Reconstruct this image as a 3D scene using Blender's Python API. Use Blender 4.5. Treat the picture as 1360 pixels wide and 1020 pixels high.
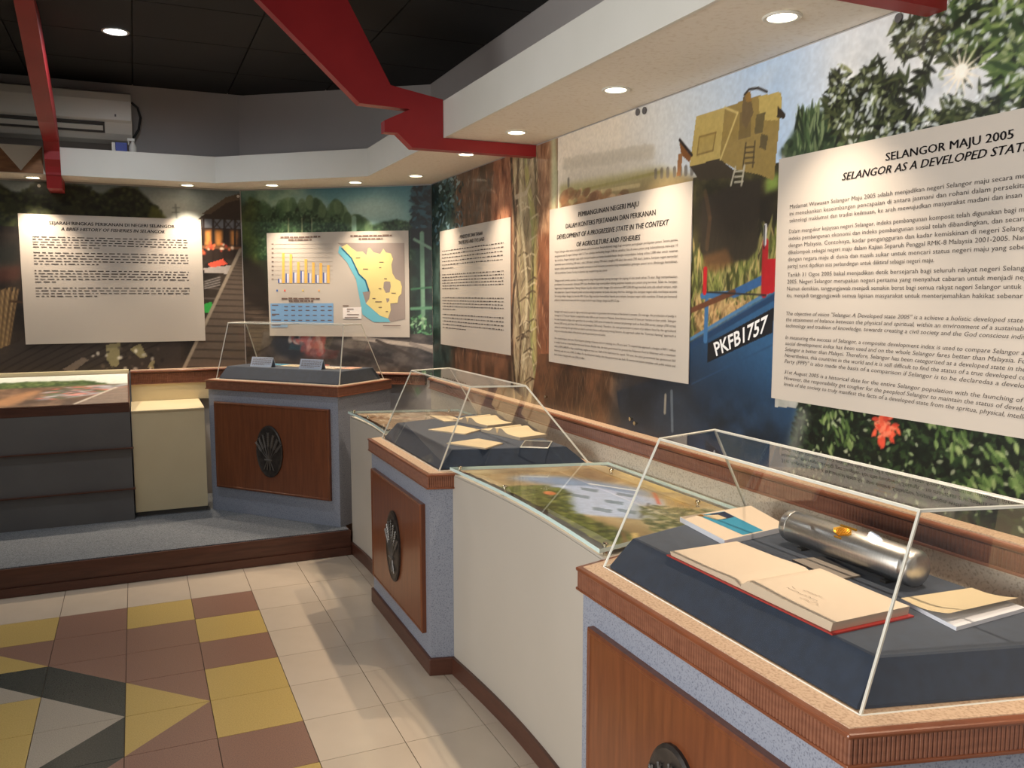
import bpy, bmesh, math, random
import numpy as np
from mathutils import Vector, Matrix

for o in list(bpy.data.objects): bpy.data.objects.remove(o)
scene = bpy.context.scene
COL = scene.collection
rnd = random.Random(7)

# ------------------------------------------------------------------ camera, world, exposure
F_PX, EYE = 1118.0, 1.57
PITCH, YAW = math.atan2(119, F_PX), math.radians(24.06)
cam_data = bpy.data.cameras.new('camera')
cam_data.sensor_width = 36.0
cam_data.lens = F_PX / 1360 * 36.0
cam_data.clip_start = 0.02
cam = bpy.data.objects.new('camera', cam_data)
COL.objects.link(cam)
cam.location = (0, 0, EYE)
cam.rotation_euler = (math.pi / 2 - PITCH, 0, -YAW)
scene.camera = cam

world = bpy.data.worlds.new('world'); scene.world = world
world.use_nodes = True
world.node_tree.nodes['Background'].inputs[0].default_value = (0.9, 0.95, 1.0, 1)
world.node_tree.nodes['Background'].inputs[1].default_value = 0.05

scene.view_settings.view_transform = 'Standard'
scene.view_settings.look = 'None'
scene.view_settings.gamma = 1.0
scene.view_settings.use_curve_mapping = False
scene.view_settings.exposure = 0.24
try:
    scene.cycles.max_bounces = 10
    scene.cycles.diffuse_bounces = 5
    scene.cycles.glossy_bounces = 5
    scene.cycles.transparent_max_bounces = 24
    scene.cycles.caustics_reflective = False
    scene.cycles.caustics_refractive = False
    scene.cycles.use_denoising = True
    scene.cycles.sample_clamp_indirect = 6.0
except Exception:
    pass

SPOT_W, SPOT_COL = 50.0, (1.0, 0.81, 0.61)      # warm soffit downlights
ROOM_W, ROOM_COL = 23.0, (0.92, 0.96, 1.0)      # ceiling downlight in view and those added for general light

# daylight lamps added for general light, set in invented windows behind the viewer
for nm, loc, rot, sx, sy, pw in (('fill_daylight', (-3.16, .2, 1.55), (0, -math.pi / 2, 0), 1.3, 3.6, 84.0), ('fill_daylight', (-.6, -2.16, 1.55), (-math.pi / 2, 0, 0), 3.0, 1.3, 8.0)):
    ld = bpy.data.lights.new(nm, 'AREA'); ld.shape = 'RECTANGLE'; ld.size = sx; ld.size_y = sy; ld.energy = pw; ld.color = (1.0, 0.965, 0.92); ld.spread = math.radians(115)
    lo = bpy.data.objects.new(nm, ld); COL.objects.link(lo); lo.location = loc; lo.rotation_euler = rot

# ------------------------------------------------------------------ geometry helpers
FWD = Vector((math.sin(YAW) * math.cos(PITCH), math.cos(YAW) * math.cos(PITCH), -math.sin(PITCH)))
RGT = Vector((math.cos(YAW), -math.sin(YAW), 0)); UPV = RGT.cross(FWD)
def ray(u, v): return FWD * F_PX + RGT * (u - 680) - UPV * (v - 510)
def hit(u, v, p, n):
    """point of a wall or table top that the photograph shows at u, v"""
    d = ray(u, v); c = Vector((0, 0, EYE)); n = Vector(n)
    return c + d * ((Vector(p) - c).dot(n) / d.dot(n))

def srgb(r, g, b):
    f = lambda c: (c / 255 / 12.92) if c / 255 <= 0.04045 else ((c / 255 + 0.055) / 1.055) ** 2.4
    return (f(r), f(g), f(b), 1.0)

class MB:
    """collects faces of one part"""
    def __init__(s): s.v = []; s.f = []; s.m = []
    def add(s, verts, faces, mi=0):
        b = len(s.v); s.v += [tuple(p) for p in verts]
        s.f += [tuple(b + i for i in f) for f in faces]; s.m += [mi] * len(faces); return s
    def box(s, x0, x1, y0, y1, z0, z1, mi=0):
        v = [(x, y, z) for z in (z0, z1) for y in (y0, y1) for x in (x0, x1)]
        return s.add(v, [(0, 2, 3, 1), (4, 5, 7, 6), (0, 1, 5, 4), (2, 6, 7, 3), (0, 4, 6, 2), (1, 3, 7, 5)], mi)
    def loft(s, rings, caps=True, mi=0, closed=True):
        n = len(rings[0]); v = [p for r in rings for p in r]; f = []
        for k in range(len(rings) - 1):
            for i in range(n if closed else n - 1):
                j = (i + 1) % n
                f.append((k * n + i, k * n + j, (k + 1) * n + j, (k + 1) * n + i))
        if caps: f += [tuple(range(n - 1, -1, -1)), tuple(range((len(rings) - 1) * n, len(rings) * n))]
        return s.add(v, f, mi)
    def prism(s, poly, z0, z1, mi=0):
        return s.loft([[(x, y, z0) for x, y in poly], [(x, y, z1) for x, y in poly]], True, mi)
    def cyl(s, p, q, r, n=16, r2=None, mi=0):
        p, q = Vector(p), Vector(q); d = (q - p).normalized()
        a = d.orthogonal().normalized(); b = d.cross(a); r2 = r if r2 is None else r2
        ring = lambda c, rr: [tuple(c + a * rr * math.cos(t) + b * rr * math.sin(t)) for t in (2 * math.pi * i / n for i in range(n))]
        return s.loft([ring(p, r), ring(q, r2)], True, mi)
    def tube(s, pts, r, n=6, mi=0):
        pts = [Vector(p) for p in pts]; rings = []
        for i, p in enumerate(pts):
            d = (pts[min(i + 1, len(pts) - 1)] - pts[max(i - 1, 0)]).normalized()
            a = d.cross(Vector((0.3, 0.2, 1))).normalized(); b = d.cross(a)
            rings.append([tuple(p + a * r * math.cos(2 * math.pi * k / n) + b * r * math.sin(2 * math.pi * k / n)) for k in range(n)])
        return s.loft(rings, True, mi)
    def lathe(s, prof, c=(0, 0, 0), n=24, mi=0, caps=True):
        rings = [[(c[0] + r * math.cos(2 * math.pi * k / n), c[1] + r * math.sin(2 * math.pi * k / n), c[2] + z) for k in range(n)] for r, z in prof]
        return s.loft(rings, caps, mi)
    def build(s, name, mats, parent=None, smooth=False, bevel=0.0):
        me = bpy.data.meshes.new(name)
        me.from_pydata(s.v, [], s.f)
        if not isinstance(mats, (list, tuple)): mats = [mats]
        for m in mats: me.materials.append(m)
        me.polygons.foreach_set('material_index', s.m)
        bm = bmesh.new(); bm.from_mesh(me)
        bmesh.ops.recalc_face_normals(bm, faces=bm.faces)
        if bevel:
            bmesh.ops.bevel(bm, geom=[e for e in bm.edges if len(e.link_faces) == 2 and e.calc_face_angle(0) > 0.5],
                            offset=bevel, segments=2, affect='EDGES', profile=0.5)
        bm.to_mesh(me); bm.free()
        if smooth:
            me.polygons.foreach_set('use_smooth', [True] * len(me.polygons))
            try: me.set_sharp_from_angle(angle=math.radians(35))
            except Exception: pass
        o = bpy.data.objects.new(name, me); COL.objects.link(o)
        if parent: o.parent = parent
        return o

def tag(o, label, cat, group=None):
    o['label'] = label; o['category'] = cat
    if group: o['group'] = group
    return o
def struct(o, label=None):
    o['kind'] = 'structure'
    if label: o['label'] = label
    return o
def thing(name, label, cat, loc=(0, 0, 0), rotz=0.0, group=None):
    o = bpy.data.objects.new(name, None); COL.objects.link(o)
    o.empty_display_size = 0.05
    o.location = loc; o.rotation_euler = (0, 0, rotz)
    return tag(o, label, cat, group)

# ------------------------------------------------------------------ materials
def mat(name, col, rough=0.6, metal=0.0, noise=None, bump=None, spec=0.5, stretch=(1, 1, 1), coat=0.0, sheen=0.0):
    """noise = (scale, second colour, low, high [, detail])"""
    m = bpy.data.materials.new(name); m.use_nodes = True
    nt = m.node_tree; b = nt.nodes['Principled BSDF']
    b.inputs['Roughness'].default_value = rough; b.inputs['Metallic'].default_value = metal
    b.inputs['Specular IOR Level'].default_value = spec
    b.inputs['Coat Weight'].default_value = coat; b.inputs['Coat Roughness'].default_value = 0.15
    b.inputs['Sheen Weight'].default_value = sheen
    b.inputs['Base Color'].default_value = col
    if noise or bump:
        tc = nt.nodes.new('ShaderNodeTexCoord'); mp = nt.nodes.new('ShaderNodeMapping')
        mp.inputs['Scale'].default_value = stretch
        nt.links.new(tc.outputs['Object'], mp.inputs['Vector'])
    if noise:
        n = nt.nodes.new('ShaderNodeTexNoise'); n.inputs['Scale'].default_value = noise[0]
        n.inputs['Detail'].default_value = noise[4] if len(noise) > 4 else 4
        r = nt.nodes.new('ShaderNodeValToRGB')
        r.color_ramp.elements[0].position = noise[2]; r.color_ramp.elements[0].color = col
        r.color_ramp.elements[1].position = noise[3]; r.color_ramp.elements[1].color = noise[1]
        nt.links.new(mp.outputs[0], n.inputs['Vector']); nt.links.new(n.outputs['Fac'], r.inputs[0])
        nt.links.new(r.outputs[0], b.inputs['Base Color'])
    if bump:
        n2 = nt.nodes.new('ShaderNodeTexNoise'); n2.inputs['Scale'].default_value = bump[0]; n2.inputs['Detail'].default_value = 3
        bp = nt.nodes.new('ShaderNodeBump'); bp.inputs['Strength'].default_value = bump[1]; bp.inputs['Distance'].default_value = bump[2]
        nt.links.new(mp.outputs[0], n2.inputs['Vector']); nt.links.new(n2.outputs['Fac'], bp.inputs['Height'])
        nt.links.new(bp.outputs[0], b.inputs['Normal'])
    return m

def attr_mat(name, rough=0.5, coat=0.0):
    m = bpy.data.materials.new(name); m.use_nodes = True
    nt = m.node_tree; b = nt.nodes['Principled BSDF']
    a = nt.nodes.new('ShaderNodeVertexColor'); a.layer_name = 'print'
    nt.links.new(a.outputs['Color'], b.inputs['Base Color'])
    b.inputs['Roughness'].default_value = rough
    b.inputs['Coat Weight'].default_value = coat; b.inputs['Coat Roughness'].default_value = 0.12
    return m

def clear_mat(name, tint=(0.985, 0.99, 0.985, 1), ior=1.45, rough=0.01):
    m = bpy.data.materials.new(name); m.use_nodes = True
    nt = m.node_tree; nt.nodes.remove(nt.nodes['Principled BSDF'])
    t = nt.nodes.new('ShaderNodeBsdfTransparent'); t.inputs[0].default_value = tint
    g = nt.nodes.new('ShaderNodeBsdfGlossy'); g.inputs['Roughness'].default_value = rough
    fr = nt.nodes.new('ShaderNodeFresnel'); fr.inputs['IOR'].default_value = ior
    mx = nt.nodes.new('ShaderNodeMixShader')
    ge = nt.nodes.new('ShaderNodeNewGeometry'); iv = nt.nodes.new('ShaderNodeMath'); iv.operation = 'SUBTRACT'; iv.inputs[0].default_value = 1.0
    mu = nt.nodes.new('ShaderNodeMath'); mu.operation = 'MULTIPLY'        # each sheet face mirrors on its outer side only
    nt.links.new(ge.outputs['Backfacing'], iv.inputs[1]); nt.links.new(fr.outputs[0], mu.inputs[0]); nt.links.new(iv.outputs[0], mu.inputs[1])
    nt.links.new(mu.outputs[0], mx.inputs[0]); nt.links.new(t.outputs[0], mx.inputs[1]); nt.links.new(g.outputs[0], mx.inputs[2])
    nt.links.new(mx.outputs[0], nt.nodes['Material Output'].inputs[0])
    return m

def film_mat(name, col, see):
    m = bpy.data.materials.new(name); m.use_nodes = True
    nt = m.node_tree; b = nt.nodes['Principled BSDF']
    b.inputs['Base Color'].default_value = col; b.inputs['Roughness'].default_value = 0.35
    t = nt.nodes.new('ShaderNodeBsdfTransparent'); mx = nt.nodes.new('ShaderNodeMixShader')
    mx.inputs[0].default_value = see
    nt.links.new(b.outputs[0], mx.inputs[1]); nt.links.new(t.outputs[0], mx.inputs[2])
    nt.links.new(mx.outputs[0], nt.nodes['Material Output'].inputs[0])
    return m

def emit_mat(name, col, s):
    m = bpy.data.materials.new(name); m.use_nodes = True
    b = m.node_tree.nodes['Principled BSDF']
    b.inputs['Emission Color'].default_value = col; b.inputs['Emission Strength'].default_value = s
    b.inputs['Base Color'].default_value = (0.8, 0.8, 0.8, 1)
    return m

M = {}
M['tile_beige'] = mat('tile_beige', srgb(206, 190, 170), 0.16, noise=(3, srgb(196, 180, 160), .35, .7))
M['tile_brown'] = mat('tile_brown', srgb(152, 114, 96), 0.3, noise=(240, srgb(130, 100, 86), .42, .62))
M['tile_yellow'] = mat('tile_yellow', srgb(200, 172, 104), 0.3, noise=(200, srgb(188, 158, 90), .42, .62))
M['tile_dark'] = mat('tile_dark', srgb(60, 62, 56), 0.25, noise=(200, srgb(74, 76, 70), .42, .62))
M['tile_grey'] = mat('tile_grey', srgb(178, 166, 150), 0.3, noise=(240, srgb(158, 148, 132), .42, .62))
M['grout'] = mat('grout', srgb(96, 80, 64), 0.9)
M['carpet'] = mat('carpet', srgb(124, 129, 134), 0.97, noise=(170, srgb(70, 76, 84), .40, .64, 2), bump=(500, .8, .004), sheen=.3)
M['wood'] = mat('wood', srgb(122, 68, 38), 0.36, noise=(9, srgb(98, 52, 28), .3, .75, 7), stretch=(9, 9, .7), coat=.25)
M['wood_h'] = mat('wood_h', srgb(140, 92, 70), 0.38, noise=(9, srgb(116, 72, 54), .3, .75, 7), stretch=(3, .8, 9), coat=.25)
M['wood_dark'] = mat('wood_dark', srgb(90, 52, 38), 0.42, noise=(6, srgb(72, 40, 28), .3, .75, 6), stretch=(1, 1, 10), coat=.15)
M['nose'] = mat('nose', srgb(132, 76, 48), 0.34, noise=(8, srgb(108, 60, 38), .3, .7), coat=.3)
M['ledge'] = mat('ledge', srgb(206, 178, 150), 0.5, noise=(160, srgb(170, 138, 112), .45, .7))
M['laminate'] = mat('laminate', srgb(146, 152, 166), 0.5, noise=(230, srgb(106, 111, 126), .52, .68, 2))
M['splash'] = mat('splash', srgb(206, 198, 182), 0.5, noise=(160, srgb(168, 158, 142), .5, .68, 3))
M['cream'] = mat('cream', srgb(222, 208, 172), 0.55, noise=(2, srgb(210, 194, 156), .3, .8))
M['white'] = mat('white', srgb(192, 185, 174), 0.5, noise=(1.5, srgb(183, 176, 164), .3, .8))
M['soffit'] = mat('soffit', srgb(232, 226, 216), 0.85, noise=(55, srgb(214, 204, 188), .52, .8, 8), bump=(120, .3, .002))
M['fascia'] = mat('fascia', srgb(224, 224, 218), 0.7, noise=(2, srgb(214, 214, 206), .3, .8))
M['upper_wall'] = mat('upper_wall', srgb(186, 182, 180), 0.9, noise=(1.5, srgb(172, 168, 168), .3, .8))
M['ceiling'] = mat('ceiling', srgb(25, 23, 22), 0.8, noise=(4, srgb(20, 18, 17), .3, .8))
M['plaster'] = mat('plaster', srgb(190, 184, 174), 0.85)
M['red'] = mat('red', srgb(156, 38, 42), 0.45, noise=(5, srgb(140, 30, 36), .3, .8))
M['velvet'] = mat('velvet', srgb(38, 52, 72), 0.85, noise=(40, srgb(29, 40, 56), .3, .8), sheen=.25)
M['acrylic'] = clear_mat('acrylic', (0.985, 0.985, 0.98, 1))
M['acrylic_edge'] = mat('acrylic_edge', srgb(222, 222, 212), 0.25)
M['glass'] = clear_mat('glass', (0.97, 0.99, 0.98, 1), 1.5)
M['glass_edge'] = mat('glass_edge', srgb(214, 238, 234), 0.3)
M['steel'] = mat('steel', srgb(212, 210, 206), 0.34, 1.0, noise=(40, srgb(198, 196, 192), .35, .7), stretch=(1, 12, 1))
M['chrome'] = mat('chrome', srgb(200, 190, 170), 0.2, 1.0)
M['gold'] = mat('gold', srgb(214, 160, 60), 0.35, 0.9)
M['bronze'] = mat('bronze', srgb(44, 40, 38), 0.38, 0.2, noise=(40, srgb(62, 56, 52), .4, .7))
M['bronze_hi'] = mat('bronze_hi', srgb(110, 106, 102), 0.3, 0.4)
M['paper'] = mat('paper', srgb(222, 204, 182), 0.75)
M['paper_edge'] = mat('paper_edge', srgb(206, 188, 164), 0.85)
M['paper_white'] = mat('paper_white', srgb(226, 228, 236), 0.6)
M['paper_yellow'] = mat('paper_yellow', srgb(214, 196, 160), 0.75)
M['paper_pink'] = mat('paper_pink', srgb(232, 176, 150), 0.7)
M['paper_red'] = mat('paper_red', srgb(196, 66, 60), 0.6)
M['paper_blue'] = mat('paper_blue', srgb(60, 150, 184), 0.45)
M['paper_navy'] = mat('paper_navy', srgb(34, 44, 70), 0.5)
M['grey_card'] = mat('grey_card', srgb(138, 130, 122), 0.7)
M['card'] = mat('card', srgb(190, 202, 222), 0.6)
M['book_red'] = mat('book_red', srgb(170, 52, 48), 0.5)
M['ink'] = mat('ink', srgb(34, 30, 34), 0.7)
M['ink_body'] = mat('ink_body', srgb(70, 64, 62), 0.8)
M['ink_soft'] = mat('ink_soft', srgb(112, 92, 84), 0.8)
M['panel'] = film_mat('panel', srgb(212, 204, 194), 0.26)
M['print'] = attr_mat('print', 0.42, 0.1)
M['table_print'] = attr_mat('table_print', 0.4)
M['plate_white'] = mat('plate_white', srgb(226, 228, 230), 0.5)
M['plastic'] = mat('plastic', srgb(208, 206, 198), 0.4)
M['plastic_dark'] = mat('plastic_dark', srgb(70, 68, 66), 0.5)
M['blue'] = mat('blue', srgb(40, 60, 150), 0.5)
M['cable'] = mat('cable', srgb(40, 40, 42), 0.6)
M['grey_paint'] = mat('grey_paint', srgb(106, 104, 102), 0.6, noise=(3, srgb(94, 92, 92), .3, .8))
M['lens_warm'] = emit_mat('lens_warm', (1.0, 0.86, 0.62, 1), 9.0)
M['lens_cool'] = emit_mat('lens_cool', (0.78, 0.88, 1.0, 1), 14.0)
M['dot_grey'] = mat('dot_grey', srgb(96, 94, 96), 0.5)
M['triangle_brown'] = mat('triangle_brown', srgb(150, 108, 74), 0.5, noise=(9, srgb(120, 84, 58), .3, .8), stretch=(2, 2, 8))

# ------------------------------------------------------------------ room dimensions
XC, YA = 1.85, 6.32                        # planes of the right wall and the far wall
PB0, PB1 = (0.72, 6.32), (1.85, 5.46)      # corners of the angled wall
ZS, ZF, ZC = 2.305, 2.472, 2.95            # soffit, top of fascia, ceiling
XW, YS = -3.2, -2.2                        # walls behind the viewer
dB = Vector((PB1[0] - PB0[0], PB1[1] - PB0[1], 0)); LB = dB.length; dB.normalize(); nB = Vector((dB.y, -dB.x, 0))  # nB points into the room
FB0, FB1 = (0.53, 6.0), (1.375, 5.265)     # corners of the fascia

# ------------------------------------------------------------------ setting: floor and tiles
T = 0.3015
X0, Y0 = 0.2030, 3.3270                    # one tile crossing of the pattern
floor = struct(MB().box(XW, 2.0, YS, 6.45, -0.06, -0.004).build('floor', M['grout']), 'tiled floor of beige, brown, yellow and dark tiles')
tile_cache = {}
def tile(shape, material, x, y, w=T, d=T):
    key = (shape, material, round(w, 4), round(d, 4))
    g = 0.0014
    if key not in tile_cache:
        a, b, c, e = (g, g), (w - g, g), (w - g, d - g), (g, d - g)
        poly = {'full': [a, b, c, e], 'll': [a, b, e], 'ur': [b, c, e], 'lr': [a, b, c], 'ul': [a, c, e]}[shape]
        o = MB().prism(poly, -0.006, 0.0).build('tile', M['tile_' + material], floor)
        tile_cache[key] = o.data
        bev = o
    else:
        bev = bpy.data.objects.new('tile', tile_cache[key]); COL.objects.link(bev); bev.parent = floor
    bev.location = (x, y, 0)
# rows counted from the far platform towards the viewer: row r spans Y0+(4-r)*T .. +T ; mirrored about the star's axis (between rows 4 and 5)
BR, YE, DK, GR, BE = 'brown', 'yellow', 'dark', 'grey', 'beige'
cols = {
    3: [BE, BR, YE, BR, YE],
    2: [BE, YE, BR, BR, ('d', BR, YE)],
    1: [BE, BR, BR, ('d', BR, DK), ('d', DK, GR)],
    0: [BE, YE, ('d', BR, YE), ('d', DK, GR), YE],
}
PLAT_Y = 4.94
def place_tile(cx, r):
    x = X0 + (cx - 3) * T; y = Y0 + (4 - r) * T
    d = T if r > 0 else PLAT_Y - 0.004 - y
    w = T
    if x > 0.9 and cx == 6: w = 0.24
    mc = cx if cx >= 0 else -1 - cx
    mr = r if r <= 4 else 9 - r
    spec = BE
    if 0 <= mr <= 4 and mc in cols: spec = cols[mc][mr]
    if isinstance(spec, str): tile('full', spec, x, y, w, d); return
    _, far, near = spec
    # diagonal runs from the far left to the near right corner on the far half of the star, mirrored on the near half and on the left half
    flip = (r > 4) ^ (cx < 0)
    if not flip:
        tile('ur', far if r <= 4 else near, x, y) ; tile('ll', near if r <= 4 else far, x, y)
    else:
        if r > 4 and cx >= 0:   tile('ul', near, x, y); tile('lr', far, x, y)
        elif r <= 4:            tile('ul', far, x, y); tile('lr', near, x, y)
    if (r > 4) and (cx < 0):
        pass
for cx in range(-4, 7):
    for r in range(-0, 13):
        place_tile(cx, r)

# ------------------------------------------------------------------ setting: walls, ceiling, soffit
struct(MB().box(XC, XC + .1, YS, PB1[1] + .1, 0, 3.1).build('wall_right', M['upper_wall']))
struct(MB().box(XW, PB0[0] + .1, YA, YA + .1, 0, 3.1).build('wall_left', M['upper_wall']))
a, b = Vector((*PB0, 0)), Vector((*PB1, 0))
struct(MB().prism([tuple(p[:2]) for p in (a, b, b - nB * .1, a - nB * .1)], 0, 3.1).build('wall_back', M['upper_wall']))
def wall_with_added_window(name, axis, a0, a1, w0, w1, z0, z1, p, q, label):
    mb = MB()
    for b in ((a0, w0, 0, 3.1), (w1, a1, 0, 3.1), (w0, w1, 0, z0), (w0, w1, z1, 3.1)):
        if axis == 'x': mb.box(b[0], b[1], p, q, b[2], b[3])
        else: mb.box(p, q, b[0], b[1], b[2], b[3])
    struct(mb.build(name, M['plaster']))
wall_with_added_window('wall_front', 'x', XW - .1, 2.0, -2.1, .9, .9, 2.2, YS - .1, YS, '')
wall_with_added_window('wall_entry', 'y', YS, YA + .1, -1.6, 2.0, .9, 2.2, XW - .1, XW, '')
for nm, axis, w0, w1, c in (('added_window_1', 'x', -2.1, .9, YS - .05), ('added_window_2', 'y', -1.6, 2.0, XW - .05)):  # unseen windows, added to carry the fill light
    bx = (lambda mb, a, b, z0, z1, t: mb.box(a, b, c - t, c + t, z0, z1)) if axis == 'x' else (lambda mb, a, b, z0, z1, t: mb.box(c - t, c + t, a, b, z0, z1))
    o = struct(bx(MB(), w0, w1, .9, .95, .03).build(nm, M['plastic_dark']), 'added unseen window in the wall behind the viewer')
    bx(MB(), w0, w1, 2.15, 2.2, .03).build('added_window_frame', M['plastic_dark'], o)
    for k in range(4):
        a = w0 + (w1 - w0 - .05) * k / 3; bx(MB(), a, a + .05, .95, 2.15, .03).build('mullion', M['plastic_dark'], o)
        if k < 3: bx(MB(), a + .05, a + (w1 - w0 - .05) / 3, .95, 2.15, .003).build('added_window_pane', M['glass'], o)
ceil = struct(MB().box(XW, 2.0, YS, 6.45, ZC + .012, ZC + .06).build('ceiling', M['ceiling']), 'dark ceiling of square panels')
pm = None
for i in range(6):
    for j in range(8):
        x, y = -1.75 + i * .6, 1.5 + j * .6
        if pm is None:
            o = MB().box(.004, .596, .004, .596, 0, .012).build('ceiling_panel', M['ceiling'], ceil); pm = o.data
        else:
            o = bpy.data.objects.new('ceiling_panel', pm); COL.objects.link(o); o.parent = ceil
        o.location = (x, y, ZC)

# soffit slabs with their fascia
def soffit(name, plan, front, label):
    o = MB().prism(plan, ZS, ZF - .01).build(name, M['soffit'])
    struct(o, label)
    (ax, ay), (bx, by) = front
    d = Vector((bx - ax, by - ay, 0)).normalized(); n = Vector((d.y, -d.x, 0)) * .012
    MB().prism([(ax, ay), (bx, by), (bx + n.x, by + n.y), (ax + n.x, ay + n.y)], ZS - .002, ZF).build('fascia', M['fascia'], o)
e = .003
soffit('trim_1', [(XC - e, YS + e), (XC - e, PB1[1]), (FB1[0], FB1[1]), (FB1[0], YS + e)], ((FB1[0], FB1[1] + .005), (FB1[0], YS + e)), 'white soffit with speckled underside along the right wall')
soffit('trim_2', [(FB0[0], FB0[1]), (FB1[0], FB1[1]), (PB1[0] - e, PB1[1] - e), (PB0[0] - e, PB0[1] - e)], ((FB0[0], FB0[1]), (FB1[0], FB1[1])), 'short white soffit above the angled wall')
soffit('trim_3', [(XW + e, FB0[1]), (FB0[0], FB0[1]), (PB0[0], PB0[1] - e), (XW + e, YA - e)], ((XW + e, FB0[1]), (FB0[0], FB0[1])), 'white soffit along the far wall')

# raised platform
plat = struct(MB().prism([(XW + .01, PLAT_Y), (1.135, PLAT_Y), (1.135, 5.2), (1.55, 5.62), (.72, 6.28), (XW + .01, 6.28)], 0.001, .15).build('floor_platform', M['wood_dark']), 'low platform with dark wood edge and grey carpet')
MB().prism([(XW + .012, PLAT_Y + .012), (1.125, PLAT_Y + .012), (1.125, 5.19), (1.53, 5.61), (.71, 6.27), (XW + .012, 6.27)], .15, .156).build('carpet', M['carpet'], plat)
MB().box(XW + .01, 1.135, PLAT_Y - .008, PLAT_Y, .118, .152).build('nosing', M['wood_dark'], plat)
MB().box(XW + .01, 1.135, PLAT_Y - .012, PLAT_Y, .002, .05).build('skirting', M['wood_dark'], plat)

# ------------------------------------------------------------------ painted prints
def box_blur(a, r):
    if r < 1: return a
    for ax in (0, 1):
        p = np.pad(a, [(r + 1, r) if k == ax else (0, 0) for k in (0, 1)], mode='edge')
        c = np.cumsum(p, axis=ax)
        a = (np.take(c, range(2 * r + 1, c.shape[ax]), axis=ax) - np.take(c, range(0, c.shape[ax] - 2 * r - 1), axis=ax)) / (2 * r + 1)
    return a
class Paint:
    """a print, painted as a raster of wall coordinates (s to the right, z up), in display colours"""
    def __init__(s, w, h, ds, conv, seed=1):
        s.ds = ds; s.nx = int(w / ds) + 1; s.ny = int(h / ds) + 1; s.conv = conv
        s.img = np.zeros((s.ny, s.nx, 3)); s.r = np.random.default_rng(seed)
    def ij(s, p): q = s.conv(*p); return (q[0] / s.ds, q[1] / s.ds)
    def fill(s, c): s.img[:] = np.array(c) / 255
    def noise(s, cell, seed=None, octaves=4, aspect=1.0):
        out = np.zeros((s.ny, s.nx)); amp = 1; tot = 0; r = np.random.default_rng(seed or int(s.r.integers(1e9)))
        for k in range(octaves):
            cx = max(cell / (2 ** k) / s.ds, 1.01); cy = max(cx * aspect, 1.01)
            gy, gx = int(s.ny / cy) + 3, int(s.nx / cx) + 3
            g = r.random((gy, gx))
            y = np.arange(s.ny) / cy; x = np.arange(s.nx) / cx
            iy = y.astype(int); ix = x.astype(int); fy = (y - iy)[:, None]; fx = (x - ix)[None, :]
            fy = fy * fy * (3 - 2 * fy); fx = fx * fx * (3 - 2 * fx)
            v = (g[iy][:, ix] * (1 - fy) + g[iy + 1][:, ix] * fy) * (1 - fx) + (g[iy][:, ix + 1] * (1 - fy) + g[iy + 1][:, ix + 1] * fy) * fx
            out += v * amp; tot += amp; amp *= .55
        return out / tot
    def mask(s, pts, soft=0):
        p = [s.ij(q) for q in pts]; m = np.zeros((s.ny, s.nx))
        xs = [q[0] for q in p]; ys = [q[1] for q in p]
        x0, x1 = max(int(min(xs)) - 1, 0), min(int(max(xs)) + 2, s.nx); y0, y1 = max(int(min(ys)) - 1, 0), min(int(max(ys)) + 2, s.ny)
        if x1 <= x0 or y1 <= y0: return m
        X, Y = np.meshgrid(np.arange(x0, x1), np.arange(y0, y1)); ins = np.zeros(X.shape, bool)
        for i in range(len(p)):
            (xa, ya), (xb, yb) = p[i], p[(i + 1) % len(p)]
            if ya == yb: continue
            c = ((ya > Y) != (yb > Y)) & (X < (xb - xa) * (Y - ya) / (yb - ya) + xa); ins ^= c
        m[y0:y1, x0:x1] = ins
        if soft:
            r = max(1, int(soft / s.ds)); m = box_blur(box_blur(m, r), r)
        return m
    def blend(s, m, c):
        c = np.asarray(c) / 255 if not isinstance(c, np.ndarray) else c
        s.img = s.img * (1 - m[..., None]) + c * m[..., None]
    def poly(s, pts, c, a=1.0, soft=0): s.blend(s.mask(pts, soft) * a, c)
    def grad(s, pts, c0, c1, p0, p1, a=1.0, soft=0):
        (x0, y0), (x1, y1) = s.ij(p0), s.ij(p1); dx, dy = x1 - x0, y1 - y0; L = dx * dx + dy * dy
        X, Y = np.meshgrid(np.arange(s.nx), np.arange(s.ny))
        t = np.clip(((X - x0) * dx + (Y - y0) * dy) / L, 0, 1)[..., None]
        s.blend(s.mask(pts, soft) * a, (np.array(c0) / 255) * (1 - t) + (np.array(c1) / 255) * t)
    def mottled(s, m, c0, c1, cell, octaves=5, aspect=1.0, contrast=2.2):
        n = np.clip((s.noise(cell, None, octaves, aspect) - .5) * contrast + .5, 0, 1)[..., None]
        s.blend(m, (np.array(c0) / 255) * (1 - n) + (np.array(c1) / 255) * n)
    def stamp(s, cx, cy, la, lb, ang, c, a=1.0, leaf=False):
        r = max(la, lb) + 2; x0, x1 = max(int(cx - r), 0), min(int(cx + r) + 1, s.nx); y0, y1 = max(int(cy - r), 0), min(int(cy + r) + 1, s.ny)
        if x1 <= x0 or y1 <= y0: return
        X, Y = np.meshgrid(np.arange(x0, x1) - cx, np.arange(y0, y1) - cy); ca, sa = math.cos(ang), math.sin(ang)
        U = (X * ca + Y * sa) / la; V = (-X * sa + Y * ca) / lb
        d = (np.abs(V) - (1 - U * U)) if leaf else (np.sqrt(U * U + V * V) - 1)
        m = np.clip(.5 - d * min(la, lb) * .8, 0, 1) * a
        if leaf: m = np.where(np.abs(U) > 1, 0, m)
        s.img[y0:y1, x0:x1] = s.img[y0:y1, x0:x1] * (1 - m[..., None]) + (np.array(c) / 255) * m[..., None]
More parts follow.
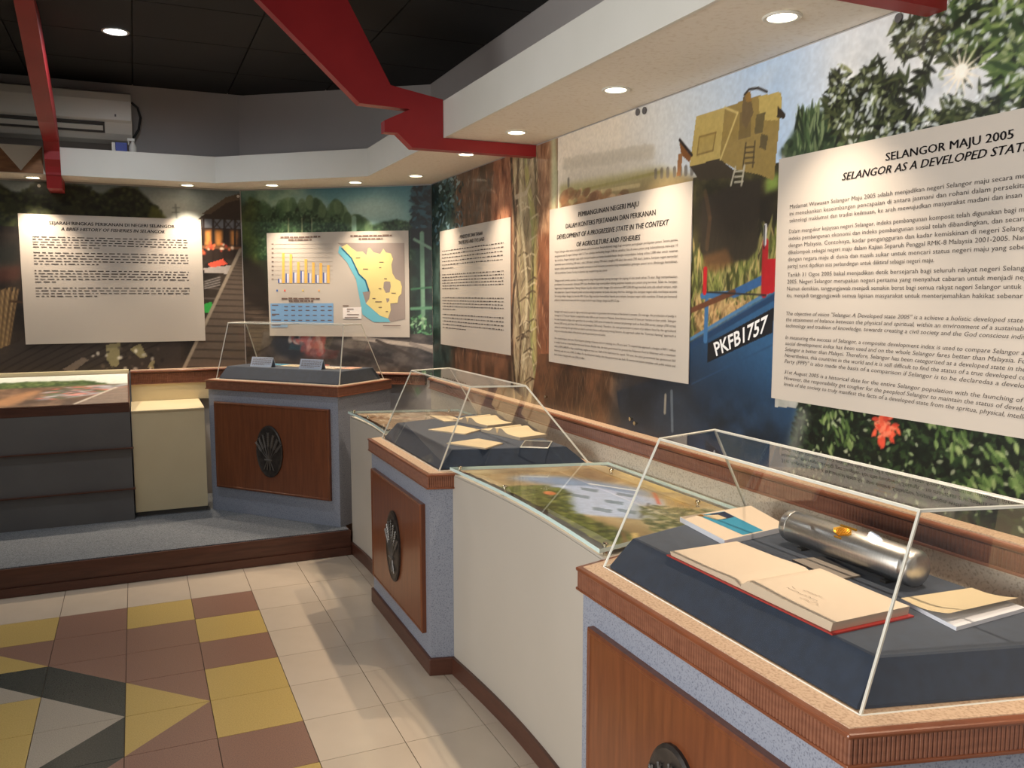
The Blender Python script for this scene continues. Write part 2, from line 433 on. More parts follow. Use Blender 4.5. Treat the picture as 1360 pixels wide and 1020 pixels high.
    def line(s, p, q, w, c, a=1.0):
        (x0, y0), (x1, y1) = s.ij(p), s.ij(q); L = math.hypot(x1 - x0, y1 - y0); hw = w / s.ds / 2
        xa, xb = max(int(min(x0, x1) - hw - 2), 0), min(int(max(x0, x1) + hw + 3), s.nx); ya, yb = max(int(min(y0, y1) - hw - 2), 0), min(int(max(y0, y1) + hw + 3), s.ny)
        if xb <= xa or yb <= ya or L == 0: return
        X, Y = np.meshgrid(np.arange(xa, xb), np.arange(ya, yb)); t = np.clip(((X - x0) * (x1 - x0) + (Y - y0) * (y1 - y0)) / L / L, 0, 1)
        d = np.hypot(X - x0 - t * (x1 - x0), Y - y0 - t * (y1 - y0)); m = np.clip(hw + .5 - d, 0, 1) * a
        s.img[ya:yb, xa:xb] = s.img[ya:yb, xa:xb] * (1 - m[..., None]) + (np.array(c) / 255) * m[..., None]
    def path(s, pts, w, c, a=1.0):
        for p, q in zip(pts, pts[1:]): s.line(p, q, w, c, a)
    def scatter(s, m, n, la, lb, ang, colours, leaf=True, a=1.0):
        ys, xs = np.nonzero(m > .5)
        if len(ys) == 0: return
        k = s.r.integers(0, len(ys), n)
        for i in k:
            f = s.r.uniform(.6, 1.35); c = colours[int(s.r.integers(len(colours)))]; j = s.r.uniform(.85, 1.15)
            s.stamp(xs[i] + s.r.uniform(-.5, .5), ys[i] + s.r.uniform(-.5, .5), la * f / s.ds, lb * f / s.ds, s.r.uniform(*ang), [min(255, q * j) for q in c], a, leaf)
    def trees(s, m, dark, mid, light, size):
        """foliage clumps inside mask m"""
        s.mottled(m, dark, mid, size * 1.6, 5)
        area = m.sum() * s.ds * s.ds
        s.scatter(m, int(area / (size * size) * 5), size * .33, size * .22, (0, 3.14), [dark, mid], False, .6)
        s.scatter(m, int(area / (size * size) * 4), size * .18, size * .12, (0, 3.14), [light, mid], False, .45)
    def mesh(s, name, material, to_world, parent=None):
        g = 1.0 + (s.noise(.012, 99, 2) - .5)[..., None] * .10
        img = np.clip(s.img * g, 0, 1)
        lin = np.where(img <= .04045, img / 12.92, ((img + .055) / 1.055) ** 2.4)
        sx = np.arange(s.nx) * s.ds; sz = np.arange(s.ny) * s.ds
        SX, SZ = np.meshgrid(sx, sz); o0, dx, dz = to_world
        co = np.array(o0)[None, None] + SX[..., None] * np.array(dx) + SZ[..., None] * np.array(dz)
        nv = s.nx * s.ny; nq = (s.nx - 1) * (s.ny - 1)
        idx = np.arange(nv).reshape(s.ny, s.nx)
        q = np.stack([idx[:-1, :-1], idx[:-1, 1:], idx[1:, 1:], idx[1:, :-1]], -1).reshape(-1)
        me = bpy.data.meshes.new(name); me.vertices.add(nv); me.loops.add(nq * 4); me.polygons.add(nq)
        me.vertices.foreach_set('co', co.reshape(-1)); me.loops.foreach_set('vertex_index', q.astype(np.int32))
        me.polygons.foreach_set('loop_start', np.arange(0, nq * 4, 4, dtype=np.int32))
        ca = me.color_attributes.new('print', 'FLOAT_COLOR', 'POINT')
        ca.data.foreach_set('color', np.concatenate([lin, np.ones((s.ny, s.nx, 1))], -1).reshape(-1))
        me.update(); me.validate(); me.materials.append(material)
        o = bpy.data.objects.new(name, me); COL.objects.link(o)
        if parent: o.parent = parent
        return o

# ---- mural of the right wall
YC0, ZM0 = 5.455, 1.0
SC_W = 5.455 - 0.35
def convC(u, v):
    p = hit(u, v, (XC, 0, 0), (1, 0, 0)); return (YC0 - p.y, p.z - ZM0)
pc = Paint(SC_W, ZS - ZM0 - .004, .0036, convC, 11)
def R4(x0, y0, x1, y1): return [(x0, y0), (x1, y0), (x1, y1), (x0, y1)]
pc.fill((70, 52, 40))
# bark and roots on the left
pc.mottled(pc.mask([(560, 120), (760, 120), (760, 620), (560, 620)]), (58, 42, 32), (122, 84, 62), .10, 5, 2.5)
pc.mottled(pc.mask([(560, 225), (606, 222), (596, 620), (560, 620)], .05), (18, 34, 34), (70, 96, 92), .10, 5)
pc.scatter(pc.mask(R4(570, 235, 615, 330)), 160, .03, .010, (-.8, .8), [(20, 44, 50), (66, 104, 118), (20, 30, 30), (110, 140, 150)])
pc.mottled(pc.mask([(655, 190), (690, 185), (688, 470), (650, 470)], .04), (110, 62, 44), (176, 122, 92), .05, 5, 2.2)
pc.mottled(pc.mask([(682, 190), (716, 185), (718, 560), (682, 560)], .02), (112, 96, 72), (184, 166, 132), .05, 5, 3.5)
for x0, x1, c in ((686, 690, (88, 70, 52)), (694, 700, (196, 184, 150)), (702, 712, (150, 152, 94)), (710, 713, (84, 74, 50)), (683, 684, (60, 46, 36))):
    pts = [(x0 + (x1 - x0) * t + 3 * math.sin(t * 9 + x0), 200 + 330 * t) for t in [k / 24 for k in range(25)]]
    pc.path(pts, .028, c, .8)
pc.path([(700, 225), (703, 250), (712, 300), (713, 360), (710, 430), (712, 480)], .05, (168, 160, 96), .7)
pc.path([(686, 262), (700, 256), (706, 240)], .025, (190, 176, 150), .8)
for k in range(26):
    x = 686 + pc.r.random() * 24; y = 260 + pc.r.random() * 250
    pc.path([(x, y), (x + 8, y - 6), (x + 12, y - 4)], .01, (206, 192, 160) if k % 2 else (70, 54, 40), .7)
pc.mottled(pc.mask([(716, 180), (742, 175), (736, 320), (716, 330)], .03), (120, 84, 60), (190, 150, 116), .05, 5, 2.0)
pc.mottled(pc.mask([(714, 310), (745, 310), (745, 560), (714, 560)], .02), (104, 62, 42), (150, 96, 66), .06, 5, 2.0)
bark = pc.mask([(606, 225), (690, 190), (690, 480), (600, 480)]) + pc.mask([(712, 185), (742, 178), (742, 560), (712, 560)])
pc.scatter(bark, 520, .03, .004, (1.1, 2.0), [(150, 104, 78), (84, 56, 42), (176, 134, 104), (62, 44, 36), (196, 158, 130)], True, .55)
pc.scatter(pc.mask([(682, 200), (716, 190), (718, 560), (684, 560)]), 260, .035, .004, (.7, 2.4), [(206, 192, 160), (120, 104, 78), (84, 74, 54), (164, 160, 110)], True, .6)
pc.scatter(pc.mask([(606, 225), (660, 200), (650, 290), (600, 300)]), 60, .03, .012, (0, 3), [(92, 84, 80), (120, 108, 100), (60, 54, 52)], False, .4)
pc.poly([(733, 185), (739, 180), (743, 240), (738, 290), (733, 280)], (196, 204, 166), .8, .015)
# pale sky and field
sky = [(742, 120), (1400, -160), (1400, 350), (930, 350), (742, 350)]
pc.grad(sky, (236, 226, 210), (190, 212, 238), (820, 190), (1000, 80))
pc.grad([(1000, 80), (1400, -160), (1400, 240), (1030, 240)], (182, 208, 238), (232, 236, 244), (1030, 120), (1140, 70), 1, .05)
pc.poly([(1000, 120), (1032, 78), (1040, 80), (1010, 130)], (228, 232, 238), .5, .03)
pc.poly([(750, 222), (790, 212), (830, 207), (862, 200), (870, 215), (870, 245), (748, 262)], (200, 192, 176), .8, .045)
for k in range(60):
    x = 750 + k * 2; pc.stamp(*pc.ij((x, 219 - (x - 750) * .16 + pc.r.uniform(-2, 2))), .02 / pc.ds, .03 / pc.ds, 0, (194, 186, 170), .35)
pc.grad([(744, 246), (880, 222), (930, 236), (930, 300), (744, 300)], (176, 168, 120), (128, 110, 74), (800, 238), (800, 270), .95, .012)
pc.path([(748, 258), (830, 240), (880, 228)], .012, (150, 142, 88), .8)
pc.path([(748, 266), (800, 254), (850, 246)], .016, (206, 186, 140), .6)
pc.scatter(pc.mask(R4(745, 255, 830, 285)), 60, .035, .018, (-.3, .5), [(150, 108, 74), (196, 160, 126), (120, 84, 58)], False, .6)
for x in (756, 872, 880, 888, 897, 905, 912, 920): pc.path([(x, 236 - (x - 860) * .1), (x, 228 - (x - 860) * .1)], .02, (110, 104, 96), .8)
# lower left of the mural: brown undergrowth
pc.mottled(pc.mask([(716, 470), (830, 470), (830, 640), (690, 640)]), (54, 36, 26), (112, 74, 50), .10, 5, 1.6)
pc.scatter(pc.mask(R4(690, 490, 835, 590)), 260, .05, .003, (.9, 2.2), [(112, 82, 60), (136, 104, 76), (70, 48, 34)], True, .4)
pc.poly([(740, 560), (760, 545), (820, 548), (840, 590), (740, 600)], (120, 88, 58), .4, .03)
pc.poly([(812, 500), (824, 508), (832, 530), (818, 540), (810, 520)], (160, 120, 86), .6, .01)
# ditch, mud and grass behind the machine
pc.mottled(pc.mask([(922, 236), (1042, 215), (1042, 470), (918, 480)]), (40, 38, 24), (96, 90, 52), .07, 5)
pc.poly([(930, 268), (1030, 250), (1038, 330), (1000, 352), (926, 352)], (36, 32, 26), .92, .02)
gm = pc.mask([(922, 330), (1045, 300), (1045, 430), (918, 470)])
pc.scatter(gm, 900, .045, .005, (1.0, 2.1), [(120, 126, 66), (150, 148, 88), (84, 92, 44), (168, 150, 98), (60, 64, 34)], True, .85)
pc.scatter(pc.mask(R4(925, 400, 1000, 460)), 220, .03, .006, (.4, 2.6), [(168, 134, 92), (190, 160, 112), (110, 88, 56)], True, .8)
pc.poly([(1018, 238), (1036, 230), (1036, 250), (1018, 256)], (136, 160, 74), .9, .01)
# the yellow machine
pc.poly([(934, 262), (990, 240), (1012, 238), (1008, 330), (996, 345), (940, 352), (930, 330)], (48, 42, 34), .95, .006)
pc.poly([(936, 340), (966, 330), (976, 350), (950, 362), (934, 356)], (110, 78, 48), .8, .01)
pc.path([(938, 255), (944, 290), (940, 330)], .02, (96, 72, 48), .45)
pc.poly([(926, 155), (964, 143), (981, 150), (958, 212), (917, 221)], (186, 164, 96))
pc.poly([(964, 143), (1004, 128), (1038, 123), (1040, 130), (1029, 240), (1010, 232), (980, 226), (957, 212)], (150, 128, 72))
pc.poly([(917, 221), (957, 211), (976, 226), (976, 236), (930, 240)], (60, 52, 38))
pc.poly([(1009, 128), (1038, 122), (1040, 140), (1034, 160), (1010, 160)], (190, 168, 98))
pc.poly([(1034, 140), (1045, 152), (1043, 158), (1033, 156)], (52, 44, 36))
pc.poly([(930, 182), (952, 176), (948, 200), (927, 206)], (172, 150, 86))
pc.path([(930, 182), (952, 176), (948, 200), (927, 206), (930, 182)], .006, (132, 110, 62))
pc.path([(964, 143), (981, 150), (958, 212)], .008, (216, 194, 124), .8)
pc.poly([(984, 150), (1000, 146), (998, 182), (982, 186)], (120, 102, 62))
pc.poly([(1006, 152), (1018, 149), (1014, 176), (1003, 178)], (104, 92, 60))
pc.poly([(1012, 178), (1022, 180), (1018, 200), (1010, 196)], (96, 84, 54))
pc.path([(992, 190), (988, 222)], .006, (74, 62, 42)); pc.path([(1004, 188), (1001, 222)], .006, (74, 62, 42))
for y in (196, 203, 210, 217): pc.path([(991, y), (1003, y - 1)], .005, (74, 62, 42))
pc.poly([(988, 130), (998, 124), (1002, 150), (992, 172), (986, 160)], (110, 92, 62)); pc.poly([(990, 124), (998, 122), (1000, 134), (992, 136)], (150, 116, 60))
pc.path([(990, 126), (996, 119), (1008, 117), (1020, 122)], .008, (50, 46, 44))
pc.path([(978, 222), (972, 246)], .008, (186, 180, 160)); pc.path([(990, 220), (986, 246)], .008, (186, 180, 160))
for y in (228, 235, 242): pc.path([(977, y), (988, y - 1)], .006, (186, 180, 160))
pc.poly([(903, 186), (919, 208), (917, 216), (906, 206)], (130, 84, 44)); pc.poly([(902, 205), (908, 204), (905, 234), (900, 234)], (156, 110, 70))
pc.path([(904, 186), (920, 206)], .012, (40, 34, 34))
# the blue boat
hull = [(914, 456), (960, 428), (1052, 372), (1100, 345), (1100, 640), (760, 640), (826, 560), (820, 520), (880, 500)]
pc.grad(hull, (44, 84, 124), (20, 34, 52), (1000, 440), (960, 570), 1, .006)
pc.mottled(pc.mask([(820, 490), (920, 500), (930, 600), (800, 620)], .04) * .75, (28, 30, 36), (44, 52, 64), .12)
pc.mottled(pc.mask([(940, 520), (1050, 540), (1050, 610), (920, 610)], .06) * .8, (18, 22, 28), (40, 62, 88), .10)
pc.path([(914, 462), (1046, 385)], .02, (30, 58, 92)); pc.path([(914, 453), (1046, 374)], .012, (74, 116, 156))
pc.path([(920, 510), (1040, 452)], .006, (34, 66, 100), .8)
pc.poly([(941, 456), (1030, 408), (1027, 442), (940, 482)], (22, 24, 30))
pc.path([(940, 400), (938, 452)], .022, (58, 104, 150)); pc.path([(934, 393), (976, 390)], .022, (58, 104, 150)); pc.path([(976, 390), (1030, 364)], .03, (50, 90, 140))
pc.path([(920, 412), (976, 388)], .02, (96, 60, 42)); pc.path([(938, 358), (937, 388)], .022, (176, 30, 38)); pc.path([(1018, 322), (1016, 390)], .028, (156, 30, 36)); pc.poly([(1016, 345), (1032, 344), (1030, 388), (1015, 392)], (160, 26, 34))
pc.path([(940, 388), (1018, 392)], .006, (40, 40, 44)); pc.path([(1018, 300), (1017, 324)], .014, (210, 212, 216)); pc.path([(1017, 300), (1016, 330)], .006, (40, 40, 46))
pc.path([(885, 525), (884, 548)], .014, (170, 160, 140), .8); pc.path([(893, 520), (894, 572)], .016, (110, 120, 128), .7)
# behind the large text panel, then leaves above
pc.mottled(pc.mask([(1040, 200), (1430, 130), (1430, 560), (1030, 540)]), (150, 150, 140), (206, 204, 196), .20)
pc.scatter(pc.mask([(1060, 210), (1420, 150), (1420, 540), (1050, 470)]), 160, .07, .016, (0, 3.14), [(120, 128, 108), (226, 224, 214), (96, 104, 84)], True, .7)
pc.mottled(pc.mask([(1092, 60), (1420, -80), (1420, 150), (1130, 200)], .05) * .7, (190, 196, 200), (244, 244, 242), .09)
palm = pc.mask([(1062, 165), (1080, 148), (1100, 146), (1150, 150), (1180, 165), (1180, 195), (1050, 210), (1036, 205)], .01)
pc.trees(palm, (26, 38, 26), (62, 82, 54), (118, 134, 92), .05)
pc.scatter(pc.mask(R4(1060, 150, 1095, 195)), 90, .035, .005, (-1.9, -1.1), [(70, 92, 58), (36, 50, 34), (120, 136, 96)])
leafm = pc.mask([(1095, 140), (1112, 90), (1150, 50), (1190, 28), (1250, 22), (1275, 0), (1420, -120), (1420, 150), (1190, 190), (1120, 190)], .01)
LEAF = [(26, 32, 22), (46, 54, 34), (20, 24, 20), (78, 86, 54), (56, 66, 40)]
hole = pc.noise(.16, 5, 4)
pc.scatter(leafm * (hole > .49), 420, .034, .0062, (-1.3, 1.5), LEAF, True, .95)
pc.scatter(leafm * (hole > .45), 480, .026, .0048, (-1.5, 1.5), LEAF + [(128, 132, 86)], True, .9)
pc.scatter(pc.mask([(1105, 150), (1130, 110), (1200, 100), (1215, 180), (1120, 188)]), 330, .024, .005, (-1.5, 1.5), LEAF, True, .95)
for k in range(15):
    x, y = 1110 + pc.r.random() * 300, 165 - pc.r.random() * 120; q = (x + 30 * pc.r.uniform(.3, 1), y - 40 * pc.r.uniform(.3, 1))
    pc.path([(x, y), ((x + q[0]) / 2 + 4, (y + q[1]) / 2), q], .005, (50, 46, 30), .9)
    for m in range(9):
        t = m / 8; px, py = x + (q[0] - x) * t, y + (q[1] - y) * t
        for sd in (-1, 1): pc.stamp(*pc.ij((px + sd * 5 + pc.r.uniform(-3, 3), py - 2 + pc.r.uniform(-4, 4))), .030 / pc.ds, .0055 / pc.ds, .9 + sd * .8 + pc.r.uniform(-.8, .8), LEAF[(m + k) % 5], .95, True)
big = pc.mask([(1262, 40), (1275, -10), (1420, -140), (1420, 140), (1310, 110), (1300, 60)])
pc.scatter(big * (hole > .43), 300, .045, .0085, (-1.4, 1.2), [(44, 62, 38), (78, 100, 56), (26, 36, 26), (124, 144, 86)], True, .95)
pc.scatter(leafm * (hole > .45), 420, .010, .0045, (-1.5, 1.5), [(222, 228, 232), (204, 212, 214), (150, 160, 120)], True, .75)
for ang in [k * math.pi / 7 for k in range(14)]:
    c = pc.ij((1278, 95)); pc.stamp(c[0], c[1], (.06 if int(ang * 7 / math.pi + .5) % 2 else .035) / pc.ds, .004 / pc.ds, ang, (250, 240, 220), .7, True)
pc.stamp(*pc.ij((1278, 95)), .018 / pc.ds, .018 / pc.ds, 0, (255, 250, 238), 1)
# shrub with the red flower under the panel
sh = pc.mask([(1066, 520), (1430, 540), (1430, 800), (1040, 640)], .01)
pc.mottled(sh, (14, 24, 14), (44, 66, 34), .06)
pc.scatter(sh, 2600, .014, .0055, (0, 3.14), [(28, 44, 26), (16, 26, 16), (48, 68, 38), (10, 16, 10), (12, 20, 12), (8, 12, 8)], True, .85)
pc.scatter(sh, 160, .008, .004, (0, 3.14), [(196, 204, 170), (160, 180, 130)], True, .7)
for cx, cy, sp in ((1265, 590, 26), (1310, 640, 20), (1335, 605, 22), (1108, 560, 22), (1250, 560, 16), (1350, 640, 20), (1120, 590, 18), (1290, 650, 18)):
    for k in range(17): pc.stamp(*pc.ij((cx + pc.r.normal() * sp * .5, cy + pc.r.normal() * sp * .4)), .015 / pc.ds, .0055 / pc.ds, pc.r.uniform(-1.8, -.4), [(112, 138, 78), (76, 102, 52), (150, 168, 110)][k % 3], .85, True)
pc.poly([(1062, 540), (1076, 545), (1052, 640), (1036, 640)], (150, 152, 150), .7, .02)
for k in range(46): pc.stamp(*pc.ij((1177 + pc.r.normal() * 6.5, 568 + pc.r.normal() * 7)), .014 / pc.ds, .006 / pc.ds, pc.r.uniform(0, 3.14), [(232, 96, 66), (214, 70, 50), (240, 130, 98)][k % 3], .95, True)
for k in range(10): pc.stamp(*pc.ij((1174 + pc.r.normal() * 2, 584 + k * .8)), .012 / pc.ds, .006 / pc.ds, 1.5, (220, 80, 56), .9, True)
muralC = pc.mesh('mural', M['print'], ((XC - .004, YC0, ZM0), (0, -1, 0), (0, 0, 1)))
tag(muralC, 'long mural of tree bark, yellow excavator, blue boat and branches on the right wall', 'mural')

# ---- mural of the angled wall
def convB(u, v):
    p = hit(u, v, (*PB0, 0), nB); q = p - Vector((*PB0, 0)); return (q.dot(dB), p.z - ZM0)
pb = Paint(LB - .006, ZS - ZM0 - .004, .0062, convB, 12)
pb.fill((40, 44, 34))
pb.grad(R4(300, 240, 590, 330), (62, 118, 136), (150, 190, 188), (450, 245), (450, 310))
pb.mottled(pb.mask([(300, 245), (400, 245), (420, 300), (300, 300)], .08) * .8, (60, 100, 92), (170, 190, 160), .2)
pb.poly([(440, 275), (490, 262), (530, 268), (540, 285), (470, 292)], (206, 222, 210), .7, .06)
pb.poly([(400, 268), (425, 262), (440, 280), (425, 292)], (226, 226, 200), .5, .04)
line1 = [(320, 280), (332, 262), (345, 268), (356, 278), (372, 272), (385, 268), (398, 272), (412, 266), (424, 272), (432, 284), (446, 270), (456, 280), (462, 290), (478, 292), (490, 300), (512, 294), (530, 292), (552, 298)]
pb.trees(pb.mask(line1 + [(552, 345), (320, 345)], .008), (24, 44, 28), (62, 92, 60), (126, 152, 112), .038)
for k in range(60):
    i = int(pb.r.integers(2, len(line1) - 4)); t = pb.r.random(); x = line1[i][0] * (1 - t) + line1[i + 1][0] * t; y = line1[i][1] * (1 - t) + line1[i + 1][1] * t
    pb.stamp(*pb.ij((x, y + 3)), .03 / pb.ds, .05 / pb.ds, 0, [(40, 66, 40), (70, 100, 66), (110, 136, 98)][k % 3], .5)
for x in (383, 401, 414): pb.path([(x, 290), (x, 318)], .008, (150, 156, 120), .8)
pb.path([(470, 290), (470, 330)], .035, (140, 178, 160), .8)
pb.mottled(pb.mask([(318, 270), (340, 262), (345, 500), (318, 500)], .04) * .8, (34, 44, 22), (92, 104, 40), .1)
pb.mottled(pb.mask([(550, 250), (600, 240), (600, 500), (545, 500)], .03), (10, 22, 20), (34, 64, 54), .08)
pb.poly([(545, 302), (590, 300), (590, 330), (545, 330)], (8, 12, 14), .9, .01)
pb.scatter(pb.mask(R4(548, 248, 590, 300)), 120, .035, .014, (-1, 1), [(18, 40, 50), (40, 78, 92), (10, 20, 24)])
pb.path([(560, 310), (562, 440)], .03, (110, 150, 126)); pb.path([(550, 318), (572, 330)], .02, (120, 156, 134)); pb.path([(546, 384), (590, 380)], .012, (60, 110, 80)); pb.path([(546, 410), (590, 408)], .02, (90, 140, 110)); pb.path([(578, 320), (580, 450)], .02, (60, 90, 76))
pb.scatter(pb.mask(R4(545, 420, 572, 450)), 60, .02, .007, (0, 3), [(90, 150, 100), (150, 190, 150), (30, 60, 40)])
# walkway planks, log and shore at the bottom
pb.mottled(pb.mask([(318, 360), (362, 400), (362, 500), (318, 500)]), (52, 44, 38), (98, 84, 72), .10, 4, .3)
for k in range(16): pb.path([(316, 400 + k * 6), (364, 398 + k * 6.4)], .006, (34, 28, 24), .8)
pb.poly([(318, 345), (330, 340), (352, 360), (362, 420), (345, 410), (325, 400)], (34, 28, 24), .9, .02)
pb.mottled(pb.mask([(350, 440), (600, 445), (600, 500), (340, 500)]), (44, 40, 40), (104, 96, 92), .10, 4, .6)
pb.poly([(360, 448), (400, 446), (420, 462), (392, 480), (366, 470)], (40, 46, 58), .9, .02)
pb.scatter(pb.mask([(385, 448), (432, 446), (428, 470), (400, 466)]), 60, .03, .016, (0, 3), [(206, 196, 190), (170, 90, 84), (150, 60, 58), (90, 88, 96)], False, .7)
pb.poly([(402, 450), (428, 446), (426, 475), (405, 474)], (150, 76, 76), .6, .02)
pb.path([(470, 448), (580, 462), (596, 458)], .03, (190, 178, 166)); pb.path([(545, 456), (600, 476)], .024, (150, 140, 132)); pb.path([(500, 452), (560, 478)], .02, (70, 62, 58)); pb.path([(440, 460), (520, 480)], .03, (60, 52, 50))
muralB = pb.mesh('mural', M['print'], (tuple(Vector((*PB0, ZM0)) + nB * .004 + dB * .003), tuple(dB), (0, 0, 1)))
tag(muralB, 'printed mural of teal sky, green trees and boardwalk on the angled wall', 'mural')

# ---- mural of the far wall
XA0 = -1.30
def convA(u, v):
    p = hit(u, v, (0, YA, 0), (0, 1, 0)); return (p.x - XA0, p.z - ZM0 - .05)
pa = Paint(PB0[0] - XA0 - .005, ZS - ZM0 - .054, .0068, convA, 13)
pa.fill((40, 34, 30))
pa.grad(R4(-300, 230, 330, 330), (96, 112, 120), (178, 186, 184), (240, 245), (240, 295))
pa.poly([(200, 262), (240, 255), (262, 268), (262, 290), (200, 292)], (206, 206, 196), .6, .06)
tl = [(-300, 250), (-60, 262), (0, 244), (10, 252), (22, 258), (38, 252), (48, 240), (60, 240), (78, 244), (96, 246), (110, 246), (124, 256), (136, 258), (150, 250), (168, 248), (182, 250), (190, 258), (200, 268), (206, 274), (214, 285), (222, 292), (222, 330), (-300, 330)]
pa.trees(pa.mask(tl, .006), (20, 24, 14), (52, 58, 32), (84, 88, 48), .06)
pa.poly([(200, 272), (214, 280), (222, 292), (196, 290)], (130, 130, 60), .6, .01)
pa.path([(233, 272), (235, 292)], .012, (120, 124, 122), .8); pa.path([(229, 276), (238, 276)], .006, (120, 124, 122)); pa.path([(229, 282), (238, 282)], .006, (120, 124, 122))
pa.mottled(pa.mask([(-300, 300), (330, 300), (330, 520), (-300, 520)]), (26, 22, 20), (64, 54, 46), .12)
# houses on stilts
pa.poly([(262, 292), (330, 292), (330, 345), (262, 345)], (48, 36, 30))
pa.poly([(272, 284), (295, 268), (322, 258), (335, 258), (335, 296), (262, 292)], (58, 48, 44))
pa.poly([(268, 284), (300, 262), (322, 256), (330, 262), (300, 270), (280, 284)], (92, 78, 66))
pa.poly([(268, 290), (322, 292), (322, 304), (268, 302)], (112, 118, 126), .8)
for x in (272, 286, 306): pa.poly([(x, 306), (x + 9, 306), (x + 9, 326), (x, 326)], (226, 150, 76), .9, .008)
for x in (270, 283, 298, 312, 322): pa.path([(x, 292), (x, 345)], .014, (40, 28, 22))
for x in (283, 298, 312): pa.path([(x, 292), (x + 10, 304)], .008, (46, 34, 26)); pa.path([(x + 10, 292), (x, 304)], .008, (46, 34, 26))
pa.path([(268, 328), (325, 330)], .02, (120, 80, 54))
pa.scatter(pa.mask(R4(268, 322, 310, 336)), 20, .012, .010, (0, 3), [(214, 110, 70), (190, 70, 50), (226, 196, 170)], False)
pa.poly([(272, 350), (300, 346), (306, 354), (296, 362), (274, 360)], (36, 32, 32))
pa.poly([(276, 350), (296, 344), (302, 351), (280, 356)], (222, 92, 70)); pa.poly([(270, 356), (312, 352), (316, 346), (318, 352), (308, 364), (272, 362)], (190, 182, 176), .9)
for k in range(4): pa.path([(272, 374 + k * 3), (292, 368 + k * 3.4)], .008, (150, 144, 140)); pa.path([(268, 382 + k * 14), (300, 384 + k * 13)], .01, (92, 84, 78))
pa.poly([(270, 404), (280, 401), (284, 408), (278, 416), (268, 414)], (50, 160, 70))
pa.poly([(240, 500), (318, 330), (326, 330), (326, 500)], (94, 82, 72))
for k in range(26):
    y = 340 + k * k * .25 + k * 1.2; xl = 240 + (500 - y) * 78 / 170
    pa.path([(xl, y), (330, y + 1.5)], .005 + k * .0003, (54, 46, 40), .85)
pa.path([(240, 498), (319, 332)], .022, (150, 138, 122))
# left: bundle of canes, planks and scraps at the bottom
for k in range(26): pa.path([(24 - k * 2.4, 384 + pa.r.uniform(-4, 4)), (10 - k * 1.6, 470)], .008, [(150, 122, 84), (110, 86, 58), (176, 148, 104)][k % 3], .9)
pa.path([(14, 400), (34, 402)], .014, (66, 48, 34)); pa.path([(-10, 460), (16, 464)], .014, (130, 108, 76))
pa.poly([(-40, 330), (26, 320), (26, 352), (-40, 360)], (26, 30, 28), .8, .03); pa.poly([(-60, 362), (30, 352), (26, 372), (-60, 384)], (86, 44, 36), .5, .02)
pa.poly([(30, 452), (240, 455), (240, 500), (-60, 500), (-20, 470)], (58, 50, 46), .9)
for k in range(9): pa.path([(-30 + k * 18, 500), (60 + k * 20, 452)], .008, (34, 28, 26), .8)
pa.poly([(84, 490), (110, 474), (118, 478), (94, 496)], (130, 116, 104), .8)
for q in ([(140, 458), (160, 455), (158, 484), (150, 490), (142, 478)], [(172, 464), (186, 456), (196, 474), (186, 476)], [(200, 480), (206, 478), (204, 490), (196, 488)]): pa.poly(q, (150, 142, 104), .9)
pa.scatter(pa.mask(R4(116, 455, 215, 492)), 26, .014, .01, (0, 3), [(206, 200, 188), (90, 80, 70), (30, 26, 26)], False, .8)
muralA = pa.mesh('mural', M['print'], ((XA0, YA - .004, ZM0 + .05), (1, 0, 0), (0, 0, 1)))
tag(muralA, 'printed mural of a dark fishing village, trees and plank walkway on the far wall', 'mural')

# ------------------------------------------------------------------ lettering
def text_geo(body, shear=0.0, bold=0.0):
    cu = bpy.data.curves.new('lettering', 'FONT'); cu.body = body; cu.shear = shear; cu.offset = bold
    cu.resolution_u = 2; cu.size = 1.0
    o = bpy.data.objects.new('lettering', cu)
    me = o.to_mesh()
    v = [(p.co.x, p.co.y) for p in me.vertices]; f = [tuple(p.vertices) for p in me.polygons]
    o.to_mesh_clear(); bpy.data.objects.remove(o); bpy.data.curves.remove(cu)
    return v, f
CAP = 0.69
class Sheet:
    """flat frame on a wall: s to the right, z up"""
    def __init__(s, o, dx, n): s.o = Vector(o); s.dx = Vector(dx); s.n = Vector(n)
    def p(s, a, z, off=0.0): return tuple(s.o + s.dx * a + Vector((0, 0, 1)) * z + s.n * off)
    def rect(s, mb, a0, a1, z0, z1, off): return mb.add([s.p(a0, z0, off), s.p(a1, z0, off), s.p(a1, z1, off), s.p(a0, z1, off)], [(0, 1, 2, 3)])
    def poly(s, mb, pts, off): return mb.add([s.p(a, z, off) for a, z in pts], [tuple(range(len(pts)))])
    def slab(s, a0, a1, z0, z1, t0, t1):
        return MB().loft([[s.p(a0, z0, t), s.p(a1, z0, t), s.p(a1, z1, t), s.p(a0, z1, t)] for t in (t0, t1)])
    def text(s, mb, body, a0, z, h, width=None, align='l', shear=0.0, bold=0.0, off=.004, maxw=None):
        v, f = text_geo(body, shear, 0)
        if not v: return
        if bold: n0 = len(v); v = v + [(x + bold * 4, y) for x, y in v]; f = f + [tuple(i + n0 for i in q) for q in f]
        w0 = max(q[0] for q in v) - min(q[0] for q in v); m0 = min(q[0] for q in v); k = h / CAP
        kx = k if width is None else width / w0
        if maxw and w0 * kx > maxw: kx = maxw / w0
        st = a0 - (w0 * kx / 2 if align == 'c' else 0)
        mb.add([s.p(st + (q[0] - m0) * kx, z + q[1] * k, off) for q in v], f)
    def greek(s, mb, a0, a1, z, h, r, off=.004, word=.028, gap=.012):
        a = a0
        while a < a1 - .004:
            w = min(r.uniform(.35, 1.6) * word, a1 - a); s.rect(mb, a, a + w, z, z + h * r.uniform(.75, 1.05), off); a += w + gap

